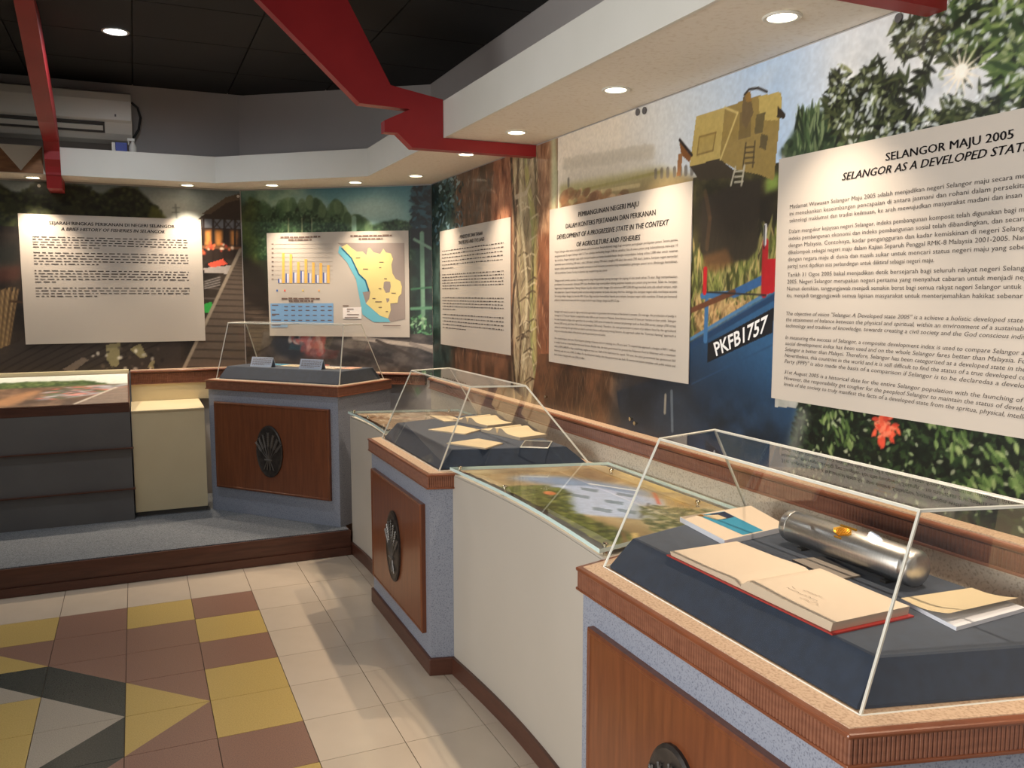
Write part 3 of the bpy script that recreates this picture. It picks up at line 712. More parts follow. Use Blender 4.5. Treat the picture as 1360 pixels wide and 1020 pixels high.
def panel(sheet, a0, a1, z0, z1, label):
    root = thing('text_panel', label, 'panel', sheet.p((a0 + a1) / 2, z0, .01))
    def put(mb, name, m):
        o = mb.build(name, m); o.parent = root; o.matrix_parent_inverse = Matrix.Translation(-root.location); return o
    put(sheet.slab(a0, a1, z0, z1, .006, .009), 'sheet', M['panel'])
    return root, put
OFF = .0102
shC = Sheet((XC, YC0, 0), (0, -1, 0), (-1, 0, 0))
shA = Sheet((0, YA, 0), (1, 0, 0), (0, -1, 0))
shB = Sheet((*PB0, 0), dB, nB)
sC = lambda y: YC0 - y

# large text panel above the nearest case
root, put = panel(shC, sC(2.096), sC(0.95), 1.242, 1.986, 'large white text panel headed SELANGOR MAJU 2005 on the right wall')
mb = MB(); cx = sC(1.46)
zC = lambda u, v: hit(u, v, (XC, 0, 0), (1, 0, 0)).z
aC = lambda u, v: YC0 - hit(u, v, (XC, 0, 0), (1, 0, 0)).y
shC.text(mb, 'SELANGOR MAJU 2005', aC(1180, 205), zC(1180, 214), .0205, width=aC(1350, 185) - aC(1180, 205), bold=.010, off=OFF)
shC.text(mb, 'SELANGOR AS A DEVELOPED STATE', aC(1122, 230), zC(1122, 240), .0205, width=(aC(1357, 200) - aC(1122, 230)) * 29 / 27.4, shear=.25, bold=.010, off=OFF)
put(mb, 'heading', M['ink'])['kind'] = 'stuff'
mb = MB(); a0 = sC(2.04)
blocks = [
 (1.700, .0265, 0, ['Matlamat Wawasan Selangor Maju 2005 adalah menjadikan negeri Selangor maju secara menyeluruh atau', 'ini menekankan keseimbangan pencapaian di antara jasmani dan rohani dalam persekitaran ekonomi', 'teknologi maklumat dan tradisi keilmuan, ke arah mewujudkan masyarakat madani dan insan rabbani dalam']),
 (1.598, .0262, 0, ['Dalam mengukur kejayaan negeri Selangor, indeks pembangunan komposit telah digunakan bagi membandingkan', 'indeks pembangunan ekonomi dan indeks pembangunan sosial telah dibandingkan, dan secara keseluruhan', 'dengan Malaysia. Contohnya, kadar pengangguran dan kadar kemiskinan di negeri Selangor lebih baik', 'dikelompok sebagai negeri maju dalam Kajian Separuh Penggal RMK-8 Malaysia 2001-2005. Namun demikian', 'dengan negara maju di dunia dan masih sukar untuk mencari status negeri maju yang sebenar. Justeru,', 'parity) turut dijadikan asas perbandingan untuk diiktiraf sebagai negeri maju.']),
 (1.404, .0272, 0, ['Tarikh 31 Ogos 2005 bakal menjadikan detik bersejarah bagi seluruh rakyat negeri Selangor sempena', '2005. Negeri Selangor merupakan negeri pertama yang menyahut cabaran untuk menjadi negeri maju 15', 'Namun demikian, tanggungjawab menjadi semakin berat bagi semua rakyat negeri Selangor untuk mengekalkan', 'itu, menjadi tanggungjawab semua lapisan masyarakat untuk menterjemahkan hakikat sebenar negeri maju']),
]
def lines(sheet, mb, a0, z, lead, h, ls, w, shear=0.0, last=True, off=OFF):
    for i, t in enumerate(ls):
        sheet.text(mb, t, a0, z - i * lead, h, width=(w if not (last and i == len(ls) - 1) else None), shear=shear, maxw=w, off=off)
W5 = .86
def zC(u, v): return hit(u, v, (XC, 0, 0), (1, 0, 0)).z
for (px, py), ls, sh in (((1055, 277), blocks[0][3], 0), ((1053, 310), blocks[1][3], 0), ((1050, 367.5), blocks[2][3], 0)):
    z = zC(px, py)
    lines(shC, mb, a0, z, .0210, .0118, ls, W5, sh, last=('parity' in ls[-1]))
en = [((1048, 415.5), ['The objective of vision "Selangor A Developed state 2005" is a achieve a holistic developed state of Selangor', 'the attainment of balance between the physical and spiritual, within an environment of a sustainable economy', 'technology and tradtion of knowledge, towards creating a civil society and the God conscious individual in the']),
      ((1046, 447), ['In measuring the success of Selangor, a composite development index is used to compare Selangor and Malaysia', 'social development index has been used and on the whole Selangor fares better than Malaysia. For example,', 'Selangor is better than Malaysi. Therefore, Selangor has been categorised as a developed state in the Mid Term', 'Nevertheless, this countries in the world and it is still difficult to find the status of a true developed country. The', 'Party (PPP)" is also made the basis of a comparison if Selangor is to be declaredas a developed state.']),
      ((1045, 493), ['31st August 2005 is a historical date for the entire Selangor population with the launching of an official', 'However, the responsibility get tougher for the peopleof Selangor to maintain the status of developed state.', 'levels of the society to truly manifest the facts of a developed state from the spritua, physical, intellectual and'])]
for (px, py), ls in en: lines(shC, mb, a0, zC(px, py + 3), .0186, .0112, ls, W5, .22, last=False)
put(mb, 'body_text', M['ink_body'])['kind'] = 'stuff'

# panel between the cases
root, put = panel(shC, sC(3.681), sC(2.54), 1.243, 1.974, 'white text panel headed PEMBANGUNAN NEGERI MAJU left of the yellow excavator')
mb = MB(); cx = sC(3.14)
for i, (t, w, sh) in enumerate((('PEMBANGUNAN NEGERI MAJU', .50, 0), ('DALAM KONTEKS PERTANIAN DAN PERIKANAN', .74, 0), ('DEVELOPMENT OF A PROGRESSIVE STATE IN THE CONTEXT', .92, .22), ('OF AGRICULTURE AND FISHERIES', .53, .22))):
    v = (276, 290, 304, 318)[i]
    shC.text(mb, t, cx, zC(811, v + 5), .0205, width=w, align='c', shear=sh, bold=.010, off=OFF)
put(mb, 'heading', M['ink'])['kind'] = 'stuff'
mb = MB(); a0 = sC(3.62); W3 = 1.0
p1 = ['Negeri Selangor akan terus menjadi kawasan padi penanaman berproduktiviti tinggi bagi menjamin peningkatan pendapatan petani. Secara purata,', 'pengeluaran padi di negeri Selangor ialah 5.17 tan sehektar berbanding dengan 4.08 tan sehektar, kira di antara petani yang kebanyakannya mencapai 10', 'tan sehektar. Negeri Selangor juga telah memperluaskan pertanian berskala besar dengan menyediakan ladang seluas 2,000 ekar untuk tanaman', 'komersial seperti belimbing (200 ekar), salak (100 ekar), pisang (700 ekar), nangka (100 ekar) dan nenas (700 ekar). Justeru, kerajaan negeri menyedari', 'bahawa sebab petani menghadapi masalah pemasaran hasil keluaran pertanian yang menyebabkan golongan petani terus dibelenggu kemiskinan.', 'Oleh itu pendekatan Contract Farming ini dijalankan bagi menjamin harga dan pasaran.']
p2 = ['Sebagai projek contoh, seramai 10 orang peserta yang mengusahakan pisang berangan dan jagung di atas tanah seluas 75 ekar. Bagi memperluaskan', 'pendekatan ini, peruntukan sebanyak RM1 juta disediakan bagi mewujudkan tabung pinjaman kepada para petani yang berminat. Selain itu, kerajaan', 'negeri turut memperuntukkan Tabung Nelayan kepada nelayan miskin dengan nilai maksimum RM 3,000.00 bagi membeli sama ada sebuah sampan, enjin', 'atau pukat baru. Separuh daripada jumlah tersebut sebagai pinjaman daripada nilai yang diterima. Sehingga kini, kerajaan negeri telah membiayai seramai', '364 orang nelayan dengan kos bernilai RM 1.0 juta. Bagi memberi kemudahan kepada para nelayan, kerajaan negeri telah membina 10 buah jeti komersil', 'pelabuhan nelayan berserta awam dan kios unit yang di seluruh negeri Selangor dengan kos RM 3.3 juta.']
p3 = ["Selangor will remain focused on high productivity agriculture to guarantee the increase of the farmer's income. On average, the production of paddy in", 'Selangor is 5.17 ton per hectare compared to only 4.08 ton per hectare in Malaysia. Some farmers exceed 10 tons per hectare in their yields. Selangor', 'has also focused on large scale agriculture by providing 2,000 acres of estate for commercial plantings such as fruit (200 acres), papaya (700 acres),', 'banana (100 acres), jack fruit (100 acres) and pineapple (700 acres). Therefore, the state government is aware of problems faced by the agricultural', 'sector in marketing the agriculture products such that there is still poverty among farmers. An approach called the "Contract Farming" approach is', 'being run to ensure that products of the plantation gets the guaranteed price and market.']
p4 = ['As a model project, there are 10 participants planting of banana and corn planting on a 75 acre land. To expand this approach, a budget of RM 1 million', 'is readied to set up a loan fund for interested farmers. Besides that, the state government has granted the Fishermen Fund to fishermen with a maximum', 'value of RM 3,000.00 to buy a small boat, engine or new net. Half of this fund must be repaid. Till now, the state government has sponsored 364', "fishermen with the cost of RM 1.0 million. For the fishermen's facility, the state government has built 10 commercial jetties complete with public toilets and", 'kiosk unit also in Selangor with a cost of RM 3.3 million.']
for v0, v1, ls, sh in ((336.5, 364.0, p1, 0), (374, 399.5, p2, 0), (414.5, 440, p3, .2), (449.5, 471, p4, .2)):
    z0_, z1_ = zC(735, v0), zC(735, v1); lines(shC, mb, a0, z0_, (z0_ - z1_) / (len(ls) - 1), .0098 if sh == 0 else .0092, ls, W3, sh)
put(mb, 'body_text', M['ink_body'])['kind'] = 'stuff'

# far panel on the right wall
root, put = panel(shC, sC(5.28), sC(4.143), 1.243, 1.978, 'white text panel headed THE PEOPLE AND THE LAND beside the tree trunk')
mb = MB(); cx = sC(4.72)
shC.text(mb, 'PENDUDUK DAN TANAH', cx, zC(640, 312.5), .021, align='c', width=.37, bold=.010, off=OFF)
shC.text(mb, 'THE PEOPLE AND THE LAND', cx, zC(640, 320.5), .021, align='c', width=.42, bold=.010, off=OFF, shear=.15)
put(mb, 'heading', M['ink'])['kind'] = 'stuff'
mb = MB(); rr = random.Random(3)
for v0, v1, n, last in ((334, 357, 6, .22), (365.5, 384, 6, .3), (396, 411, 5, .25), (418, 435.5, 5, .42)):
    z0_, z1_ = zC(592, v0), zC(592, v1)
    for i in range(n): shC.greek(mb, sC(5.235), sC(5.235) + (1.0 if i < n - 1 else last), z0_ + (z1_ - z0_) * i / (n - 1), .0062, rr, OFF)
put(mb, 'body_text', M['ink_body'])['kind'] = 'stuff'

# far wall panel
root, put = panel(shA, -.66, .447, 1.245, 2.088, 'white text panel headed A BRIEF HISTORY OF FISHERIES IN SELANGOR on the far wall')
mb = MB()
shA.text(mb, 'SEJARAH RINGKAS PERIKANAN DI NEGERI SELANGOR', -.105, hit(146, 300.5, (0, YA, 0), (0, 1, 0)).z, .0205, width=.76, align='c', bold=.012, off=OFF)
shA.text(mb, 'A BRIEF HISTORY OF FISHERIES IN SELANGOR', -.105, hit(146, 308, (0, YA, 0), (0, 1, 0)).z, .0205, width=.63, align='c', shear=.22, bold=.012, off=OFF)
put(mb, 'heading', M['ink'])['kind'] = 'stuff'
mb = MB()
for v0, v1, n, last in ((315, 328.5, 5, .40), (336, 351, 5, .38), (360, 375, 5, .12), (383, 394, 4, .36)):
    z0_, z1_ = (hit(43, v, (0, YA, 0), (0, 1, 0)).z for v in (v0, v1))
    for i in range(n): shA.greek(mb, -.585, -.585 + (.94 if i < n - 1 else last), z0_ + (z1_ - z0_) * i / (n - 1), .0062, rr, OFF)
put(mb, 'body_text', M['ink_body'])['kind'] = 'stuff'

# chart and map panel on the angled wall
root, put = panel(shB, .197, 1.254, 1.277, 2.0, 'white panel with bar chart, blue table and yellow state map on the angled wall')
def B2(u, v): q = convB(u, v); return (q[0], q[1] + ZM0)
Z6 = lambda x, y: B2(350 + x / 6.8, 300 + y / 6.8)       # from a six-fold enlargement of the photograph
mb = MB()
for x0, x1, y in ((160, 520, 104), (230, 445, 128), (790, 1165, 92), (865, 1080, 118), (170, 525, 655), (235, 455, 677)):
    p, q = Z6(x0, y), Z6(x1, y); shB.greek(mb, p[0], q[0], p[1] - .006, .012, rr, OFF + .0012, .03, .005)
for k in range(9):
    p = Z6(80, 165 + k * 39.5); shB.rect(mb, p[0], p[0] + .016, p[1] - .003, p[1] + .003, OFF + .0012)
for x in (210, 275, 338, 405, 470, 540, 605):
    for y in (728, 762, 807, 852): p = Z6(x, y); shB.rect(mb, p[0] - .015, p[0] + .015, p[1] - .003, p[1] + .003, OFF + .0012)
for y, x1 in ((716, 140), (760, 115), (797, 150), (808, 115), (850, 165), (895, 160)): p, q = Z6(82, y), Z6(x1, y); shB.rect(mb, p[0], q[0], p[1] - .003, p[1] + .003, OFF + .0012)
for x, y, w in ((840, 290, 40), (1050, 328, 40), (905, 390, 45), (1050, 377, 20), (1095, 477, 25), (1045, 567, 25), (990, 655, 25), (1160, 607, 40), (1015, 685, 60), (1045, 735, 30), (1110, 772, 20), (760, 750, 60), (760, 770, 25), (760, 800, 110), (760, 826, 100), (740, 826, 20), (1085, 900, 160)):
    p, q = Z6(x, y), Z6(x + w, y); shB.rect(mb, p[0], q[0], p[1] - .0025, p[1] + .0025, OFF + .0024)
p, q = Z6(722, 722), Z6(775, 722); shB.rect(mb, p[0], q[0], p[1] - .004, p[1] + .004, OFF + .0012)
put(mb, 'lettering', M['ink_soft'])['kind'] = 'stuff'
FL = {}
def flat(c):
    if c not in FL: FL[c] = mat('print_%d_%d_%d' % c, srgb(*c), .5)
    return FL[c]
def shape(name, pts, c, lvl=0):
    mb = MB(); shB.poly(mb, [Z6(*p) for p in pts], OFF + .0004 * lvl); put(mb, name, flat(c))
for k in range(9): shape('grid_line', [(105, 164 + k * 39.5), (630, 162 + k * 39.5), (630, 165 + k * 39.5), (105, 167 + k * 39.5)], (176, 166, 156), 0)
shape('map_ground', [(672, 155), (1275, 155), (1285, 840), (1160, 865), (900, 700), (900, 300)], (150, 138, 132), 0)
shape('map_sea', [(690, 180), (715, 200), (800, 290), (870, 430), (930, 490), (960, 590), (900, 600), (930, 700), (1010, 770), (1060, 812), (1130, 835), (1150, 868), (1000, 868), (900, 800), (870, 640), (840, 480), (760, 330), (680, 240)], (110, 186, 206), 1)
shape('coast_line', [(705, 205), (716, 200), (805, 290), (872, 432), (932, 490), (962, 590), (950, 592), (920, 497), (860, 440), (795, 296)], (30, 96, 124), 2)
shape('state_map', [(712, 190), (760, 165), (800, 200), (850, 235), (900, 232), (935, 265), (950, 205), (965, 198), (1000, 240), (1060, 255), (1088, 208), (1110, 240), (1155, 250), (1175, 300), (1160, 350), (1170, 430), (1200, 480), (1240, 500), (1255, 550), (1250, 610), (1225, 640), (1215, 695), (1150, 700), (1155, 760), (1130, 835), (1060, 812), (1010, 770), (930, 700), (960, 660), (970, 600), (932, 490), (872, 432), (805, 290), (740, 220)], (226, 208, 140), 3)
shape('map_district', [(1092, 510), (1110, 500), (1150, 505), (1155, 545), (1145, 600), (1110, 605), (1088, 560)], (150, 138, 132), 4)
shape('map_district', [(1112, 655), (1140, 655), (1142, 675), (1120, 695)], (150, 138, 132), 4)
shape('map_legend', [(722, 738), (890, 732), (890, 840), (724, 838)], (236, 230, 226), 2)
shape('data_table', [(68, 700), (635, 698), (638, 880), (75, 885)], (122, 164, 206), 1)
shape('data_table_note', [(75, 884), (225, 884), (225, 915), (75, 918)], (150, 180, 210), 1)
tops = [(150, 480, 478, 170, 192), ]
blue_h = [478, 430, 420, 408, 425, 440, 420]; yel_h = [245, 255, 325, 300, 330, 335, 355]
for k in range(7):
    x = 138 + k * 67.5
    shape('chart_bar', [(x, blue_h[k]), (x + 12, blue_h[k]), (x + 12, 515), (x, 515)], (70, 92, 160), 1)
    shape('chart_bar', [(x + 12, blue_h[k] + 4), (x + 30, blue_h[k] + 4), (x + 30, 515), (x + 12, 515)], (214, 214, 226), 1)
    shape('chart_bar', [(x + 36, yel_h[k]), (x + 60, yel_h[k]), (x + 60, 518), (x + 36, 518)], (226, 180, 92), 1)
for x, c in ((122, (70, 110, 180)), (192, (226, 96, 84)), (355, (226, 200, 110)), (500, (226, 170, 110))):
    shape('chart_key', [(x, 575), (x + 14, 575), (x + 14, 592), (x, 592)], c, 1)

# the boat's number on the mural
v, f = text_geo('PKFB1757', 0, .02)
x0 = min(q[0] for q in v); x1 = max(q[0] for q in v)
bl, br, tl_, tr = (convC(*p) for p in ((953, 472.6), (1019, 440), (949, 456), (1022, 418)))
mb = MB(); vv = []
for q in v:
    t = (q[0] - x0) / (x1 - x0); h = q[1] / CAP
    a = (bl[0] * (1 - t) + br[0] * t) * (1 - h) + (tl_[0] * (1 - t) + tr[0] * t) * h
    z = (bl[1] * (1 - t) + br[1] * t) * (1 - h) + (tl_[1] * (1 - t) + tr[1] * t) * h
    vv.append(shC.p(a, z + ZM0, .0055))
mb.add(vv, f); mb.build('boat_number', M['plate_white'], muralC)

# ------------------------------------------------------------------ rails and splash
def rail(name, sheet, a0, a1, z0, z1, depth, label):
    """dado rail: ledge, rounded nose and fluted band"""
    n = max(2, int((a1 - a0) / .012))
    prof = []
    o = sheet.slab(a0, a1, z0, z1 - .004, .002, depth - .012).build(name, M['wood_dark']); struct(o, label)
    sheet.slab(a0, a1, z1 - .004, z1, .002, depth - .004).build('ledge', M['ledge'], o)
    rings = []
    for k in range(9):
        t = -math.pi / 2 + math.pi * k / 8
        d, z = depth - .008 + .010 * math.cos(t), z1 - .012 + .009 * math.sin(t)
        rings.append([sheet.p(a0, z, d), sheet.p(a1, z, d)])
    rings.append([sheet.p(a0, z1 - .004, depth - .014), sheet.p(a1, z1 - .004, depth - .014)])
    MB().loft(rings, False, closed=False).build('nose', M['nose'], o, smooth=True)
    flutes(MB(), [(sheet.p(a0, 0, depth - .012), sheet.p(a1, 0, depth - .012), sheet.n)], z0 + .006, z1 - .026, .011).build('fluted_band', M['wood_h'], o, smooth=True)
    sheet.slab(a0, a1, z0, z0 + .007, depth - .012, depth - .003).build('bead', M['wood_h'], o)
    return o
def flutes(mb, segs, z0, z1, pitch, amp=.0032):
    for p, q, n in segs:
        p, q, n = Vector(p), Vector(q), Vector(n); p.z = q.z = 0; L = (q - p).length; k = max(3, int(L / pitch)); top, bot = [], []
        for i in range(k):
            for t, h in ((0, 0), (.22, .85), (.5, 1), (.78, .85)):
                c = p + (q - p) * ((i + t) / k) + n * (h * amp)
                bot.append((c.x, c.y, z0)); top.append((c.x, c.y, z1))
        bot.append((q.x, q.y, z0)); top.append((q.x, q.y, z1))
        mb.loft([bot, top], False, closed=False)
    return mb
rail('trim_4', shC, sC(5.40), sC(.35), .937, 1.012, .06, 'fluted wood dado rail under the long mural')
rail('trim_5', shB, .03, LB - .05, .955, 1.035, .05, 'wood dado rail on the angled wall')
rail('trim_6', shA, -.045, PB0[0] - .02, .957, 1.056, .06, 'wood dado rail on the far wall')
struct(shC.slab(sC(5.38), sC(.35), .80, .936, .003, .048).build('trim_7', M['splash']), 'pale speckled upstand behind the cases')
struct(shA.slab(-.045, PB0[0] - .03, .84, .956, .003, .045).build('trim_8', M['cream']), 'cream upstand behind the far counter')

# ------------------------------------------------------------------ display cases
def pane(quad, inward, t, name, parent, m=('acrylic', 'acrylic_edge')):
    """acrylic sheet: quad of four corners, thickened inwards, with bright cut edges"""
    q = [Vector(p) for p in quad]; n = (q[1] - q[0]).cross(q[3] - q[0]).normalized()
    if n.dot(Vector(inward)) < 0: n = -n
    mb = MB(); a = [tuple(p) for p in q]; b = [tuple(p + n * t) for p in q]
    mb.add(a + b, [(0, 1, 2, 3), (7, 6, 5, 4), (0, 4, 5, 1), (1, 5, 6, 2), (2, 6, 7, 3), (3, 7, 4, 0)]); mb.m = [0, 0, 1, 1, 1, 1]
    return mb.build(name, [M[m[0]], M[m[1]]], parent)

def medallion(root, x, z, y, s):
    """oval bronze plaque with a sheaf of paddy ears in relief"""
    n = 32; rings = []
    for k, (sc, d) in enumerate(((1, 0), (1, .008), (.94, .012), (.88, .009), (.5, .012), (.02, .014))):
        rings.append([(x + s * .105 * sc * math.cos(2 * math.pi * i / n), y - d, z + s * .165 * sc * math.sin(2 * math.pi * i / n)) for i in range(n)])
    o = MB().loft(rings).build('medallion', M['bronze'], root, smooth=True)
    mb = MB()
    for i in range(7):
        t = (i - 3) / 3.2; ang = t * .75
        base = Vector((x + t * .012 * s, y - .013, z - .05 * s))
        tip = base + Vector((math.sin(ang), 0, math.cos(ang))) * (.16 - .035 * abs(t)) * s
        mb.tube([base, (base + tip) / 2 + Vector((0, -.004, 0)), tip], .0022 * s, 5)
        for k in range(7):
            c = base + (tip - base) * (.5 + k * .08)
            for sd in (-1, 1):
                d = Vector((math.sin(ang + sd * .45), 0, math.cos(ang + sd * .45))) * .017 * s
                mb.tube([c, c + d * .5 + Vector((0, -.003, 0)), c + d], .0030 * s, 4)
    mb.cyl((x - .03 * s, y - .016, z - .052 * s), (x + .03 * s, y - .016, z - .052 * s), .006 * s, 8)
    for i in range(4):
        t = (i - 1.5) / 1.5; b0 = Vector((x + t * .01 * s, y - .013, z - .055 * s)); mb.tube([b0, b0 + Vector((t * .03, -.002, -.06)) * s], .003 * s, 5)
    mb.build('paddy_relief', M['bronze_hi'], o, smooth=True)

def display_case(label, loc, rotz, hl, rz, k=.27, depth=.735, acr_h=.34, board=True):
    """rz: height of the rim top above the case's own floor; local x along the front, y towards the wall"""
    root = thing('display_case', label, 'display case', loc, rotz, 'fluted wooden display cases with acrylic covers')
    def trap(y0, y1, h0, kk=k): return [(-h0, y0), (h0, y0), (h0 + (y1 - y0) * kk, y1), (-h0 - (y1 - y0) * kk, y1)]
    MB().prism(trap(.014, depth, hl - .012), 0.0, rz - .062).build('body', M['laminate'], root)
    q_ = depth / .735
    if board: MB().prism(trap(.002, .3, hl - .002), 0.0, .074).build('baseboard', M['wood_dark'], root, bevel=.004)
    pw = hl - .07
    pn = MB().loft([[(-pw + i, y, .160 + i), (pw - i, y, .160 + i), (pw - i, y, rz - .140 - i), (-pw + i, y, rz - .140 - i)] for i, y in ((0, .0138), (0, -.004), (.006, -.009), (.012, -.009), (.015, -.006))]).build('front_panel', M['wood'], root)
    medallion(root, 0.0, .16 + (rz - .30) * .48, -.006, 1.0)
    # rim
    MB().prism(trap(.003, depth, hl - .003), rz - .062, rz - .004).build('rim', M['wood_dark'], root)
    q = trap(.003, depth, hl - .003); P = [(x, y, 0) for x, y in q]
    nr = Vector((1, -k, 0)).normalized(); nl = Vector((-1, -k, 0)).normalized()
    flutes(MB(), [(P[0], P[1], (0, -1, 0)), (P[1], P[2], nr), (P[3], P[0], nl)], rz - .057, rz - .010, .0085).build('fluted_band', M['wood_h'], root, smooth=True)
    MB().prism(trap(-.003, depth, hl + .003), rz - .011, rz - .0012).build('rim_nosing', M['nose'], root, bevel=.004)
    MB().prism(trap(-.002, depth, hl + .002), rz - .063, rz - .056).build('rim_bead', M['nose'], root, bevel=.002)
    MB().prism(trap(.014, depth - .01, hl - .012), rz - .003, rz + .001).build('ledge', M['ledge'], root)
    # velvet plinth
    b0 = trap(.072, .675 * q_, hl - .052)
    zb = rz + .002
    MB().loft([[(x, y, zb) for x, y in b0], [(x, y, zb + .006) for x, y in b0], [(x, y, rz + .078) for x, y in trap(.132, .60 * q_, hl - .067)], [(x, y, rz + .08) for x, y in trap(.138, .595 * q_, hl - .072)]]).build('velvet_plinth', M['velvet'], root, smooth=False)
    # acrylic cover
    base = trap(.062, .690 * q_, hl - .035, min(.24, k)); top = trap(.212 * q_, .440 * q_, hl - .062, min(.28, k))
    B = [(x, y, rz + .0015) for x, y in base]; Tt = [(x, y, rz + acr_h) for x, y in top]
    ctr = Vector((0, .35, rz + .1)); th = .0055
    for name, qd in (('front_pane', (B[0], B[1], Tt[1], Tt[0])), ('end_pane', (B[1], B[2], Tt[2], Tt[1])), ('back_pane', (B[2], B[3], Tt[3], Tt[2])), ('end_pane', (B[3], B[0], Tt[0], Tt[3])), ('top_pane', tuple(Tt))):
        c = sum((Vector(p) for p in qd), Vector()) / 4
        pane(qd, ctr - c, th, name, root)
    # polished joints along the cover's corners
    for p, q2 in ((B[0], Tt[0]), (B[1], Tt[1]), (B[2], Tt[2]), (B[3], Tt[3])) + tuple((Tt[i], Tt[(i + 1) % 4]) for i in range(4)) + tuple((B[i], B[(i + 1) % 4]) for i in range(4)):
        MB().tube([p, q2], .0017, 5).build('cover_joint', M['acrylic_edge'], root)
    return root
C1, C2 = 1.448, 3.650
case1 = display_case('nearest display case, holding the metal cylinder and the large open red-backed book', (1.045, C1, 0), -math.pi / 2, .470, .85)
case2 = display_case('middle display case with small open cream books on its dark cloth', (1.045, C2, 0), -math.pi / 2, .470, .85)
A3 = math.radians(-49.5)
R3 = Vector((1.087, 4.988)); L3 = 1.06
c3 = R3 - Vector((math.cos(A3), math.sin(A3))) * L3 / 2
case3 = display_case('far corner display case on the carpeted platform, with two pale blue cards', (c3.x, c3.y, .1565), A3, L3 / 2, .8635, k=.04, depth=.545, acr_h=.365, board=False)

# ------------------------------------------------------------------ print-topped counters along the right wall
def counter(label, y_far, y_near, xf, bow, print_fn, seed):
    """white counter between two cases, slightly hollow front, glass table top on studs over a photographic print"""
    xb = 1.79; k = .27
    root = thing('display_counter', label, 'counter', ((xf + xb) / 2, (y_far + y_near) / 2, 0))
    inv = Matrix.Translation(-Vector(root.location))
    def put(o): o.matrix_parent_inverse = inv; return o
    n = 14
    def outline(dx, inset, x1=xb):
        f = [(xf + dx + bow * math.sin(math.pi * i / n), y_far - inset + (y_near - y_far + 2 * inset) * i / n) for i in range(n + 1)]
        kk = (x1 - xf) * k
        return f + [(x1, y_near + inset + kk), (x1, y_far - inset - kk)]
    put(MB().prism(outline(0, .004), 0.0, .838).build('body', M['white'], root))
    put(MB().prism([(x - .012, y) for x, y in outline(0, .006)[:n + 1]] + [(x, y) for x, y in reversed(outline(0, .006)[:n + 1])], 0.0, .074).build('baseboard', M['wood_dark'], root))
    put(MB().prism(outline(.001, .004), .839, .846).build('counter_top', M['white'], root))
    # glass
    g = outline(-.014, .010, 1.775); zg = .863
    mb = MB(); m = len(g)
    mb.add([(x, y, z) for z in (zg, zg + .012) for x, y in g], [tuple(range(m - 1, -1, -1)), tuple(range(m, 2 * m))] + [(i, (i + 1) % m, m + (i + 1) % m, m + i) for i in range(m)])
    mb.m = [0, 0] + [1] * m
    gl = put(mb.build('glass_top', [M['glass'], M['glass_edge']], root))
    # photographic print under the glass
    ds = .007; W, H = y_far - y_near, xb - xf
    cv = lambda u, v: (u * W, v * H)
    pp = Paint(W, H, ds, cv, seed); print_fn(pp); pp.img = np.clip(pp.img * 1.12, 0, 1)
    s_, h_ = np.meshgrid(np.arange(pp.nx) * ds, np.arange(pp.ny) * ds)
    obj = pp.mesh('photo_print', M['table_print'], ((xf + .028, y_far - .03, zg - .0022), (0, -1, 0), (1, 0, 0)))
    me = obj.data; bm = bmesh.new(); bm.from_mesh(me)
    dead = []
    for v in bm.verts:
        x, y = v.co.x, v.co.y; t = (y_far - y) / W
        kk = (x - xf) * k
        if x < xf + .028 + bow * math.sin(math.pi * min(max(t, 0), 1)) or x > 1.765 or y > y_far - .014 - kk or y < y_near + .014 + kk: dead.append(v)
    bmesh.ops.delete(bm, geom=dead, context='VERTS'); bm.to_mesh(me); bm.free()
    obj.parent = root; put(obj)
    # studs
    for t, x in ((.03, xf + .02), (.35, xf + .02 + bow * .9), (.97, xf + .02), (.14, 1.70), (.86, 1.70)):
        y = y_far + (y_near - y_far) * t
        if x > 1.5: y = y_far + (y_near - y_far) * (.27 if t < .5 else .73)
        st = put(MB().lathe([(.0001, .846), (.007, .846), (.007, .861), (.0035, .861), (.0035, .8755), (.009, .8755), (.009, .880), (.006, .883), (.0001, .883)], (x, y, 0), 14).build('stud', M['chrome'], root, smooth=True))
    return root

